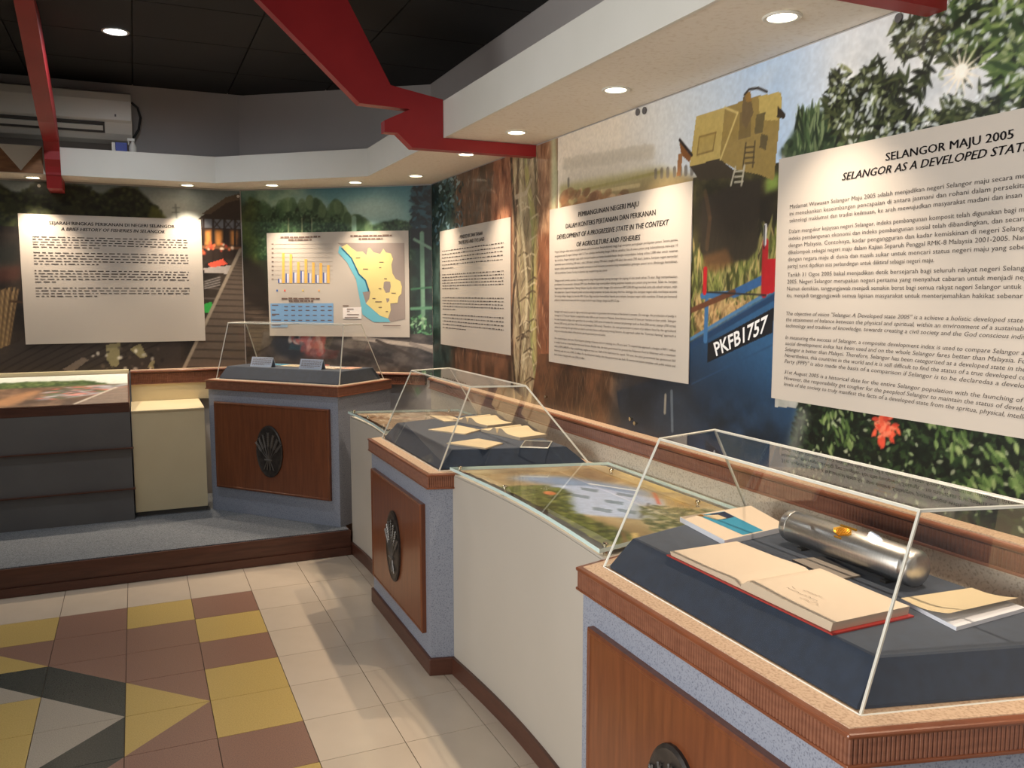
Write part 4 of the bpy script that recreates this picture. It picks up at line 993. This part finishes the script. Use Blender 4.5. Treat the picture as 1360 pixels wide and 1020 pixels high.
def print_near(p):
    p.fill((196, 176, 140))
    p.mottled(p.mask([(0, 0), (1, 0), (1, 1), (0, 1)]), (150, 126, 92), (222, 200, 160), .25)
    p.mottled(p.mask([(0, .2), (.35, .1), (.4, .8), (0, .9)], .05) * .8, (122, 96, 70), (196, 170, 132), .12)
    p.poly([(.18, .18), (.33, .36), (.58, .72), (.50, .82), (.22, .52), (.14, .28)], (128, 152, 196), .9, .03)
    p.poly([(.30, .30), (.62, .12), (.80, .50), (.60, .74), (.36, .52)], (178, 190, 224), .95, .012)
    for a, b in ((.40, .44), (.50, .56), (.46, .32), (.56, .42), (.62, .28), (.66, .38)): p.poly([(a, b), (a + .05, b + .05), (a + .02, b + .09), (a - .03, b + .03)], (120, 134, 150), .8)
    p.path([(.34, .56), (.48, .72)], .012, (236, 240, 244)); p.path([(.52, .78), (.64, .66)], .012, (206, 90, 76)); p.path([(.62, .62), (.74, .42)], .01, (96, 96, 110))
    t = p.mask([(.26, .02), (.40, .04), (.72, .0), (.92, .02), (.88, .22), (.62, .16), (.40, .36), (.30, .30)], .02)
    p.trees(t, (48, 58, 24), (104, 112, 52), (164, 162, 92), .06)
    t2 = p.mask([(.62, .55), (.78, .40), (.96, .30), (1, .9), (.8, .95)], .03)
    p.mottled(t2 * .8, (206, 190, 156), (150, 142, 104), .1)
    p.scatter(t2, 420, .02, .008, (0, 3), [(104, 108, 72), (130, 128, 90), (84, 90, 60)], True, .8)
    p.mottled(p.mask([(.2, .85), (.7, .72), (.75, 1), (.1, 1)], .04) * .85, (150, 116, 60), (216, 180, 104), .12)
    p.poly([(.40, .88), (.52, .82), (.56, .92), (.44, .97)], (206, 170, 84), .9, .01)
    p.stamp(*p.ij((.40, .24)), .03 / p.ds, .02 / p.ds, 0, (226, 120, 80), .8)
    p.path([(.86, .24), (.98, .12)], .02, (206, 176, 120)); p.path([(.84, .20), (.96, .08)], .012, (130, 100, 66))
def print_far(p):
    p.fill((176, 146, 116))
    p.mottled(p.mask([(0, 0), (1, 0), (1, 1), (0, 1)]), (120, 88, 66), (206, 176, 148), .18, 5, .5)
    p.poly([(.0, .3), (.5, .2), (.9, .5), (.6, .8), (.1, .7)], (206, 196, 190), .5, .06)
    p.scatter(p.mask([(0, 0), (1, 0), (1, 1), (0, 1)]), 240, .05, .006, (-.4, .4), [(104, 74, 54), (222, 206, 190), (150, 118, 92)], True, .6)
counter('long white counter with curved glass top between the nearest and middle cases', 3.170, 1.945, 1.150, .03, print_near, 31)
counter('short white counter with glass top between the middle and far cases', 4.960, 4.130, 1.150, .02, print_far, 32)

# ------------------------------------------------------------------ far wall: cream counter and grey stepped unit
root = thing('cream_counter', 'cream white plain counter between the grey stepped unit and the far case', 'counter', (.19, 6.0, .1565))
I = Matrix.Translation(-Vector(root.location))
for o in (MB().box(-.048, .384, 5.76, 6.27, .19, .832).build('body', M['cream'], root), MB().box(-.046, .38, 5.80, 6.27, .1565, .19).build('plinth', M['grey_paint'], root),
          MB().box(-.050, .386, 5.755, 6.272, .832, .841).build('counter_top', M['cream'], root, bevel=.002)): o.matrix_parent_inverse = I
root = thing('stepped_display_unit', 'grey stepped unit with sloping photo of a fishing village on top', 'display unit', (-1.0, 6.0, .1565))
I = Matrix.Translation(-Vector(root.location))
ul, ur = -1.9, -.056
parts = []
for z0, z1, y in ((.1565, .352, 5.715), (.356, .610, 5.728), (.614, .838, 5.742)):
    parts.append(MB().box(ul, ur, y, 6.26, z0, z1).build('tier', M['grey_paint'], root))
for z, y in ((.352, 5.700), (.610, 5.712)):
    parts.append(MB().box(ul, ur + .012, y, 5.75, z, z + .006).build('ledge', M['wood_dark'], root))
parts.append(MB().box(ul, ur, 5.742, 6.26, .839, .888).build('top_board', M['wood_dark'], root))
sl = [(5.745, .889), (6.262, .889), (6.262, 1.035), (5.745, .897)]
parts.append(MB().loft([[(x, y, z) for y, z in sl] for x in (ul, ur)]).build('sloping_desk', M['wood_dark'], root))
pd = Paint(ur - ul, .53, .009, lambda u, v: ((u - -.30) / .245 * 0 + u, v), 41)
W = ur - ul
Wp = lambda x, t: (x - ul, t * .53)
pd.fill((120, 100, 84))
pd.grad([Wp(ul, .62), Wp(ur, .62), Wp(ur, 1), Wp(ul, 1)], (206, 214, 204), (226, 230, 222), Wp(-.4, .65), Wp(-.4, 1))
pd.trees(pd.mask([Wp(ul, .55), Wp(ur - .1, .60), Wp(ur - .25, .78), Wp(ur - .5, .80), Wp(ul, .78)], .01), (52, 70, 40), (96, 116, 66), (146, 156, 104), .05)
pd.mottled(pd.mask([Wp(ul, .0), Wp(ur, .0), Wp(ur, .62), Wp(ul, .55)], .01), (84, 66, 54), (146, 116, 92), .08)
pd.poly([Wp(-.9, .05), Wp(-.62, .5), Wp(-.54, .5), Wp(-.7, .05)], (190, 140, 98), .8, .02)
pd.scatter(pd.mask([Wp(-.55, .2), Wp(ur, .3), Wp(ur, .62), Wp(-.5, .55)]), 160, .035, .010, (-.3, .3), [(196, 190, 196), (150, 150, 156), (86, 104, 72), (206, 110, 96), (110, 90, 80)], False, .8)
pd.poly([Wp(-.35, 0), Wp(ur, .0), Wp(ur, .55), Wp(ur - .08, .5)], (140, 124, 112), .9, .01)
pd.path([Wp(-.36, .02), Wp(ur - .08, .50)], .02, (196, 186, 172))
for k in range(10): pd.path([Wp(-.33 + k * .02, .05 + k * .045), Wp(ur, .03 + k * .05)], .005, (96, 84, 76), .8)
dv = Vector((0, 6.258 - 5.752, 1.0345 - .8985)); L = dv.length; dv /= L
parts.append(pd.mesh('photo_print', M['table_print'], ((ul, 5.749, .9005), (1, 0, 0), tuple(dv)), root))
parts.append(MB().box(ul, ur, 6.262, 6.312, .889, 1.062).build('back_board', M['cream'], root))
for o in parts: o.matrix_parent_inverse = I

# ------------------------------------------------------------------ exhibits
def P3(u, v, z): return hit(u, v, (0, 0, z), (0, 0, 1))
ZP = .85 + .0805
def open_book(name, label, cat, loc, rotz, pw, ph, tl, tr, cover, page='paper', lift=0.0, group=None, pwl=None):
    """open book lying on its covers: spine at x = 0, pages to both sides"""
    root = thing(name, label, cat, loc, rotz, group)
    if cover:
        mb = MB()
        mb.box(-pw - .006, -.008, -ph / 2 - .006, ph / 2 + .006, 0, .003); mb.box(.008, pw + .006, -ph / 2 - .006, ph / 2 + .006, 0, .003); mb.box(-.008, .008, -ph / 2 - .006, ph / 2 + .006, 0, .0025)
        mb.build('cover', M[cover], root)
    z0 = .0032 if cover else 0.0
    pw0 = pw
    for sd, t in ((-1, tl), (1, tr)):
        top = []; pw = (pwl or pw0) if sd < 0 else pw0
        for k in range(13):
            u = k / 12
            h = t * (1 - .12 * u) + lift * math.exp(-((u - .16) / .20) ** 2) - (t * .6 + lift * .5) * math.exp(-(u / .035) ** 2)
            top.append((sd * pw * u, z0 + max(h, .0012)))
        sec = [(x, z) for x, z in top] + [(sd * pw * .985, z0), (0, z0)]
        mb = MB(); n = len(sec)
        v = [(x, y, z) for y in (-ph / 2, ph / 2) for x, z in sec]
        mb.add(v, [(i, (i + 1) % n, n + (i + 1) % n, n + i) for i in range(n)] + [tuple(range(n)), tuple(range(n, 2 * n))])
        mb.m = [0] * 12 + [1] * (n - 12) + [1, 1]
        mb.build('page_block', [M[page], M['paper_edge']], root, smooth=True)
    return root
# big guest book: pages run along Y, spine across
rb = open_book('open_book', 'large open book with red cover edges and blank cream pages beside the metal cylinder', 'book', (1.280, 1.418, ZP), -math.pi / 2 + .01, .262, .205, .010, .021, 'book_red', lift=.003)
mb = MB(); r2 = random.Random(5)
def scribble(mb, x0, x1, y, z, r, amp=.003, w=.0005):
    x = x0; pts = []
    while x < x1: pts.append((x, y + r.uniform(-amp, amp) + (x - x0) * .05, z)); x += r.uniform(.002, .006)
    for p, q in zip(pts, pts[1:]):
        d = Vector((q[0] - p[0], q[1] - p[1], 0)).normalized(); n = Vector((-d.y, d.x, 0)) * w
        mb.add([(p[0] + n.x, p[1] + n.y, z), (q[0] + n.x, q[1] + n.y, z), (q[0] - n.x, q[1] - n.y, z), (p[0] - n.x, p[1] - n.y, z)], [(0, 1, 2, 3)])
for x0, x1, y in ((.060, .10, -.040), (.070, .17, -.052), (.065, .085, -.062), (.11, .16, -.028), (.14, .19, -.066)): scribble(mb, x0, x1, y, .0250, r2)
mb.build('handwriting', M['ink_soft'], rb)

# album with blue picture
def flat_book(name, label, cat, corners, z, t, m_top, m_side, group=None):
    c = [Vector(p) for p in corners]; ctr = sum(c, Vector((0, 0))) / 4
    root = thing(name, label, cat, (ctr.x, ctr.y, z), 0, group)
    q = [(p.x - ctr.x, p.y - ctr.y) for p in c]
    mb = MB(); v = [(x, y, h) for h in (0, t) for x, y in q]
    mb.add(v, [(0, 1, 5, 4), (1, 2, 6, 5), (2, 3, 7, 6), (3, 0, 4, 7), (3, 2, 1, 0), (4, 5, 6, 7)]); mb.m = [1] * 5 + [0]
    mb.build('pages', [M[m_top], M[m_side]], root, bevel=0)
    def on(s, w): return (Vector(q[0]) * (1 - s) + Vector(q[1]) * s) * (1 - w) + (Vector(q[3]) * (1 - s) + Vector(q[2]) * s) * w
    return root, on, t
def sheet_on(root, on, t, pts, m, name, lvl=1):
    MB().add([(*on(*p), t + .0004 * lvl) for p in pts], [tuple(range(len(pts)))]).build(name, M[m], root)
bk = [P3(905, 690, ZP), P3(998, 675, ZP), P3(1046, 702, ZP), P3(964, 721, ZP)]
rt, on, t = flat_book('picture_book', 'thick white book with blue seaside picture on its cover behind the open book', 'book', [p.xy - Vector((.018, .018)) for p in bk], ZP, .014, 'paper', 'paper_white')
sheet_on(rt, on, t, [(.22, .06), (.58, .06), (.62, .97), (.30, .97)], 'paper_blue', 'cover_picture')
sheet_on(rt, on, t, [(.36, .08), (.58, .08), (.58, .34), (.40, .36)], 'paper_navy', 'cover_picture', 2)
sheet_on(rt, on, t, [(.26, .10), (.44, .16), (.46, .34), (.32, .34)], 'paper_yellow', 'cover_picture', 3)
sheet_on(rt, on, t, [(.20, .04), (.26, .04), (.30, .12), (.24, .14)], 'gold', 'cover_picture', 2)

# metal cylinder with crest
root = thing('metal_cylinder', 'brushed metal scroll cylinder with gold crest lying in the nearest case', 'cylinder', (1.527, 1.455, ZP), 0)
rC = .042; hL = .205
rings = []
for y, r in ((-hL, .001), (-hL, .012), (-hL + .004, .031), (-hL + .012, .040), (-hL + .018, rC), (-hL + .030, rC), (-hL + .031, rC - .001), (-hL + .033, rC), (hL - .033, rC), (hL - .031, rC - .001), (hL - .030, rC), (hL - .018, rC), (hL - .010, .040), (hL - .003, .031), (hL, .012), (hL, .001)):
    rings.append([(r * math.cos(a), y, rC + .004 + r * math.sin(a)) for a in (2 * math.pi * i / 32 for i in range(32))])
MB().loft(rings).build('tube', M['steel'], root, smooth=True)
for y in (-.13, .13): MB().box(-.03, .03, y - .008, y + .008, 0, .006).build('foot', M['plastic_dark'], root)
mb = MB(); zc = rC + .004
def on_cyl(a, y, h=.0012): return ((rC + h) * math.cos(a), y, zc + (rC + h) * math.sin(a))
A0 = math.radians(118)
for k in range(9):
    t = (k - 4) / 4; mb.tube([on_cyl(A0 - .30 + .1 * abs(t), t * .016), on_cyl(A0 + .05, t * .026), on_cyl(A0 + .42 - .2 * abs(t), t * .020)], .0022, 5)
mb.tube([on_cyl(A0 - .42, y) for y in (-.024, -.012, 0, .012, .024)], .003, 5)
mb.tube([on_cyl(A0 + .5, y) for y in (-.010, 0, .010)], .0026, 5)
mb.build('crest', M['gold'], root, smooth=True)

gc = [P3(1052, 745, ZP), P3(1092, 741, ZP), P3(1143, 766, ZP), P3(1112, 772, ZP)]
rt, on, t = flat_book('label_card', 'small grey caption card lying in front of the metal cylinder', 'card', [p.xy for p in gc], ZP, .004, 'grey_card', 'grey_card')

bb = [P3(1196, 800, ZP), P3(1290, 786, ZP), P3(1362, 812, ZP), P3(1270, 838, ZP)]
rt, on, t = flat_book('curled_booklet', 'white booklet with curled yellowed cover right of the metal cylinder', 'booklet', [p.xy for p in bb], ZP, .008, 'paper_white', 'paper_white')
nU, nW = 8, 3; vs = []; fs = []
for i in range(nU + 1):
    for j in range(nW + 1):
        s, w = j / nW, i / nU * .86
        p = on(s, w); vs.append((p.x, p.y, t + .0012 + .030 * max(0, (w - .25)) ** 1.6 + .010 * max(0, w - .5) * (1 - s)))
for i in range(nU):
    for j in range(nW): k = i * (nW + 1) + j; fs.append((k, k + 1, k + nW + 2, k + nW + 1))
MB().add(vs, fs).build('curled_cover', M['paper_yellow'], rt, smooth=True)

# middle case: two propped open books and thin booklets
for i, (x, y, lab) in enumerate(((1.556, 3.880, 'farther of the two cream open books at the back of the middle case'), (1.558, 3.510, 'nearer of the two cream open books, beside the clear plate in the middle case'))):
    root = open_book('open_book', lab, 'book', (x, y, ZP), -math.pi / 2 + .22, .175, .150, .014, .016, None, page='paper_yellow', lift=.020, group='open books in the middle case', pwl=.13)
for i, (c, lab) in enumerate((([(593, 590), (635, 584), (668, 590), (645, 597)], 'thin cream booklet at the front edge of the middle case'),
                             ([(569, 572), (607, 566), (638, 572), (617, 578)], 'thin cream booklet in the middle of the dark cloth'),
                             ([(570, 553), (600, 554), (617, 560), (590, 561)], 'thin orange-tinted booklet at the far end of the middle case'))):
    cs = [P3(u, v, ZP) for u, v in c]
    rt, on, t = flat_book('booklet', lab, 'booklet', [p.xy for p in cs], ZP, .006, 'paper_yellow', 'paper_edge', 'booklets in the middle case')
    sheet_on(rt, on, t, [(.47, .0), (.50, .0), (.50, 1), (.47, 1)], 'paper_edge', 'fold')
root = thing('clear_plate', 'small clear acrylic caption plate at the near end of the middle case', 'plate', (1.535, 3.185, ZP))
MB().prism([(-.09, -.035), (.005, -.10), (.092, .034), (-.005, .10)], .001, .009).build('plate', [M['acrylic']], root)
for p, q in (((-.09, -.035), (.005, -.10)), ((.005, -.10), (.092, .034)), ((.092, .034), (-.005, .10)), ((-.005, .10), (-.09, -.035))):
    MB().tube([(*p, .006), (*q, .006)], .0025, 5).build('edge', M['acrylic_edge'], root)

# far case: cards and papers
ZP3 = .1565 + .8635 + .0805
def L3p(x, y): # local point of the far case in the room
    return Vector((c3.x + x * math.cos(A3) - y * math.sin(A3), c3.y + x * math.sin(A3) + y * math.cos(A3)))
for x, y, lab in ((-.21, .165, 'pale blue caption card standing at the left of the far case'), (.20, .155, 'pale blue caption card standing at the right of the far case')):
    p = L3p(x, y); root = thing('caption_card', lab, 'card', (p.x, p.y, ZP3), A3, 'caption cards in the far case')
    MB().loft([[(-.088, y0, z0), (.088, y0, z0), (.088, y0 + .002, z0), (-.088, y0 + .002, z0)] for y0, z0 in ((0, 0), (.022, .062))]).build('front_leaf', M['card'], root)
    MB().loft([[(-.088, y0, z0), (.088, y0, z0), (.088, y0 + .002, z0), (-.088, y0 + .002, z0)] for y0, z0 in ((.046, 0), (.024, .062))]).build('back_leaf', M['card'], root)
    mb = MB(); r4 = random.Random(9)
    for k in range(6):
        z = .052 - k * .008; yy = .022 * z / .062 - .0008; xx = -.075
        while xx < .07 - (.05 if k == 5 else 0):
            w = r4.uniform(.008, .022); mb.add([(xx, yy, z), (xx + w, yy, z), (xx + w, yy + .001, z + .003), (xx, yy + .001, z + .003)], [(0, 1, 2, 3)]); xx += w + .004
    mb.build('caption', M['ink_soft'], root)
for x0, x1, y0, y1, m, lab in ((-.10, .055, .30, .46, 'paper_yellow', 'cream paper lying behind the two cards in the far case'), (-.28, -.12, .34, .48, 'paper_blue', 'blue-edged leaflet at the left of the far case'),
                               (.0, .15, .47, .57, 'paper_red', 'red leaflet at the back of the far case'), (.17, .34, .27, .44, 'paper', 'white paper lying right of the right-hand card'), (.355, .455, .30, .48, 'paper_pink', 'pinkish paper at the right end of the far case')):
    y0, y1 = .21 + (y0 - .27) * .7, .21 + (y1 - .27) * .7
    cs = [L3p(x0, y0), L3p(x1, y0), L3p(x1, y1), L3p(x0, y1)]
    rt, on, t = flat_book('leaflet', lab, 'leaflet', cs, ZP3, .006, m, 'paper', 'papers in the far case')
    mb = MB(); r4 = random.Random(int(x0 * 100))
    for k in range(4):
        w = .2 + k * .17; s = .12
        while s < .85:
            e2 = s + r4.uniform(.06, .14); mb.add([(*on(s, w), t + .0005), (*on(e2, w), t + .0005), (*on(e2, w + .06), t + .0005), (*on(s, w + .06), t + .0005)], [(0, 1, 2, 3)]); s = e2 + .04
    mb.build('print_lines', M['ink_soft'], rt)

# ------------------------------------------------------------------ red frames
def frame_y(name, label, prof, y0, y1):
    o = MB().loft([[(x, y, z) for x, z in prof] for y in (y0, y1)]).build(name, M['red'])
    return tag(o, label, 'beam')
XF = FB1[0] - .013
profile = [(XC - .002, 2.247), (1.21, 2.247), (1.140, 2.309), (1.078, 2.309), (1.078, 2.360), (1.200, 2.420), (.965, 2.426), (.542, 2.813), (.400, 2.945), (.876, 2.945), (1.11, 2.519), (XF - .001, 2.478), (XF - .001, 2.3025), (XC - .002, 2.3025)]
frame_y('roof_frame', 'red roof frame rising from the soffit corner above the tree-trunk mural', profile, 3.842, 3.902)
prof2 = [(XC - .002, 2.262), (1.21, 2.262), (1.140, 2.309), (1.078, 2.309), (1.078, 2.360), (1.200, 2.420), (.965, 2.426), (.400, 2.945), (.876, 2.945), (1.11, 2.519), (XF - .001, 2.478), (XF - .001, 2.3025), (XC - .002, 2.3025)]
frame_y('roof_frame', 'red roof frame whose end shows at the top right above the leaves', prof2, 1.525, 1.583)
pl = [(YA - .006, 2.225), (6.02, 2.225), (5.975, 2.35), (5.94, 2.39), (5.945, 2.44), (5.90, 2.49), (5.60, 2.55), (4.55, 2.93), (4.55, 2.945), (4.90, 2.945), (5.75, 2.66), (FB0[1] - .0135, 2.52), (FB0[1] - .0135, 2.3025), (YA - .006, 2.3025)]
def xl(y): return -.425 + (YA - y) * .012
o = MB().loft([[(xl(y) + dx, y, z) for y, z in pl] for dx in (-.042, .042)]).build('roof_frame', M['red'])
tag(o, 'slim red roof frame at the left in front of the air conditioner', 'beam')

# ------------------------------------------------------------------ air conditioner, bottle and box on the ledge
root = thing('air_conditioner', 'white wall air conditioner above the far soffit at the left', 'air conditioner', (-.45, 6.2, 2.55))
I = Matrix.Translation(-Vector(root.location))
xr, xl_ = .035, -1.02
sec = [(6.312, 2.56), (6.312, 2.865), (6.15, 2.865), (6.105, 2.85), (6.09, 2.80), (6.085, 2.68), (6.10, 2.665), (6.13, 2.60), (6.17, 2.565)]
ps = [MB().loft([[(x, y, z) for y, z in sec] for x in (xl_, xr)]).build('housing', M['plastic'], root, bevel=.004)]
ps.append(MB().loft([[(x, y, z) for y, z in ((6.094, 2.664), (6.088, 2.655), (6.124, 2.600), (6.132, 2.604))] for x in (xl_ + .08, xr - .16)]).build('louvre', M['plastic_dark'], root))
ps.append(MB().loft([[(x, y, z) for y, z in ((6.090, 2.640), (6.086, 2.636), (6.108, 2.612), (6.112, 2.616))] for x in (xl_ + .09, xr - .17)]).build('vane', M['plastic'], root))
ps.append(MB().tube([(xr + .002, 6.25, 2.83), (xr + .04, 6.26, 2.80), (xr + .055, 6.27, 2.74), (xr + .04, 6.27, 2.66), (xr + .005, 6.26, 2.60)], .008, 8).build('pipe', M['cable'], root, smooth=True))
ps.append(MB().box(xr - .10, xr - .09, 6.082, 6.0865, 2.70, 2.715).build('badge', M['dot_grey'], root))
for o in ps: o.matrix_parent_inverse = I
def lp(u, v, y): return hit(u, v, (0, y, 0), (0, 1, 0))
ZL = ZF - .0095
root = thing('spray_bottle', 'small white spray bottle standing on the ledge under the air conditioner', 'bottle', (lp(176, 190, 6.05).x, 6.06, ZL))
MB().lathe([(.001, 0), (.022, 0), (.024, .004), (.024, .05), (.012, .072), (.010, .085), (.001, .085)], n=16).build('bottle', M['plastic'], root, smooth=True)
MB().box(-.03, .014, -.008, .008, .086, .104).build('trigger_head', M['plastic'], root, bevel=.002)
MB().box(-.026, -.020, -.004, .004, .062, .086).build('trigger', M['plastic'], root)
bx = lp(160, 190, 6.05).x
root = thing('blue_box', 'small blue box with white end on the ledge under the air conditioner', 'box', (bx, 6.06, ZL))
MB().box(-.030, .038, -.03, .03, 0, .07).build('carton', M['blue'], root, bevel=.002)
MB().box(-.052, -.031, -.028, .028, 0, .068).build('white_end', M['plastic'], root, bevel=.002)

# painted triangles on the fascia at the left
root = thing('triangle_ornament', 'brown and white triangular wooden ornament on the fascia left of the red frame', 'ornament', (-.62, FB0[1] - .014, ZS))
I = Matrix.Translation(-Vector(root.location))
def FA(u, v): p = lp(u, v, FB0[1] - .013); return (p.x, p.z)
def plate(pts, t, name, m):
    o = MB().loft([[(x, y, z) for x, z in pts] for y in (FB0[1] - .0135, FB0[1] - .0135 - t)]).build(name, m, root); o.matrix_parent_inverse = I
plate([(-.83, 2.306), (-.475, 2.306), (-.475, 2.470), (-.83, 2.470)], .006, 'backing', M['triangle_brown'])
p1, p2, p3_ = FA(-4, 190), FA(56, 194), FA(28, 227)
plate([(p1[0], 2.4695), (p2[0], 2.4695), (p3_[0], 2.318)], .010, 'triangle', M['fascia'])

# ------------------------------------------------------------------ fixings on the murals
def stud(u, v, label, m='chrome', r=.008, w='C', d=.014):
    if w == 'C':
        p = hit(u, v, (XC - .004, 0, 0), (1, 0, 0)); q = p + Vector((-d, 0, 0))
    else:
        p = hit(u, v, (0, YA - .004, 0), (0, 1, 0)); q = p + Vector((0, -d, 0))
    root = thing('wall_fixing', label, 'fixing', tuple(p), 0, 'small fixings on the murals')
    dd = q - p
    MB().cyl((0, 0, 0), tuple(dd * .6), r * .6, 12).build('stem', M[m], root, smooth=True)
    MB().cyl(tuple(dd * .6), tuple(dd), r, 14).build('cap', M[m], root, smooth=True)
stud(848, 149, 'left one of two round grey discs near the soffit above the field', 'dot_grey', .014, d=.006)
stud(857, 147, 'right one of two round grey discs near the soffit above the field', 'dot_grey', .014, d=.006)
stud(727, 527, 'small brass fixing just above the rail behind the middle case')
stud(840, 556, 'upper one of two brass fixings near the rail below the blue boat')
stud(846, 562, 'lower one of two brass fixings near the rail below the blue boat')
stud(1195, 24, 'grey disc beside the red frame end at top right', 'dot_grey', .012, d=.006)
stud(52, 247, 'pale fixing on the far mural just left of the red frame', 'plastic', .010, w='A')
stud(316, 261, 'pale fixing at the corner end of the far mural', 'plastic', .010, w='A')

# ------------------------------------------------------------------ downlights
def downlight(x, y, z, label, lens, power, col, r, group, cone=88, soft=.016):
    root = thing('downlight', label, 'light', (x, y, z), 0, group)
    MB().lathe([(r, -.0015), (r + .012, -.0015), (r + .014, -.004), (r + .010, -.007), (r + .001, -.006), (r, -.0015)], n=24, caps=False).build('trim_ring', M['fascia'] if lens == 'lens_warm' else M['plastic'], root, smooth=True)
    MB().lathe([(.0005, -.0025), (r - .001, -.0025), (r - .001, -.0012), (.0005, -.0012)], n=24).build('lamp_lens', M[lens], root)
    l = bpy.data.lights.new('lamp', 'SPOT'); l.energy = power; l.color = col; l.spot_size = math.radians(cone); l.spot_blend = .9; l.shadow_soft_size = soft
    lo = bpy.data.objects.new('lamp', l); COL.objects.link(lo); lo.parent = root; lo.location = (0, 0, -.012)
    return root
G1 = 'warm downlights in the soffits'
for x, y, lab in ((.36, 6.17, 'warm downlight in the far soffit, above the text panel on fisheries'), (.88, 5.94, 'warm downlight in the angled soffit above the bar chart'), (1.36, 5.57, 'warm downlight in the angled soffit above the yellow map'),
                  (1.630, 5.116, 'warm downlight in the right soffit, farthest from the viewer'), (1.624, 4.228, 'warm downlight just behind the red frame in the right soffit'), (1.619, 3.576, 'warm downlight just in front of the red frame in the right soffit'),
                  (1.614, 2.699, 'warm downlight in the right soffit above the pale field'), (1.602, 1.830, 'warm downlight in the right soffit above the excavator, largest in view')):
    downlight(x, y, ZS, lab, 'lens_warm', SPOT_W, SPOT_COL, .038, G1)
for x, y, lab in ((1.602, .95, 'warm downlight in the right soffit over the nearest case, above the picture'), (1.602, .08, 'warm downlight in the right soffit beside the viewer'), (-.55, 6.17, 'warm downlight in the far soffit left of the red frame'), (-1.5, 6.17, 'warm downlight in the far soffit beyond the left edge')):
    downlight(x, y, ZS, lab, 'lens_warm', SPOT_W, SPOT_COL, .038, G1)
downlight(-.03, 5.06, ZC, 'round cool white downlight in the dark ceiling at the left', 'lens_cool', ROOM_W * 2.1, ROOM_COL, .055, 'cool downlights in the dark ceiling', 176, .05)
for x, y, lab in ((-.9, 3.2, 'added cool ceiling downlight over the star tiles, left of the viewer'), (-.9, 1.2, 'added cool ceiling downlight close to the left of the viewer'), (.3, -.6, 'added cool ceiling downlight just behind the viewer'), (-2.2, 2.2, 'added cool ceiling downlight midway along the entry wall'), (-2.2, 4.4, 'added cool ceiling downlight at the platform end of the entry wall'), (-2.2, -.6, 'added cool ceiling downlight in the corner behind the viewer')):
    downlight(x, y, ZC, lab, 'lens_cool', ROOM_W, ROOM_COL, .055, 'cool downlights in the dark ceiling', 172, .05)  # downlights added out of view to supply general room light
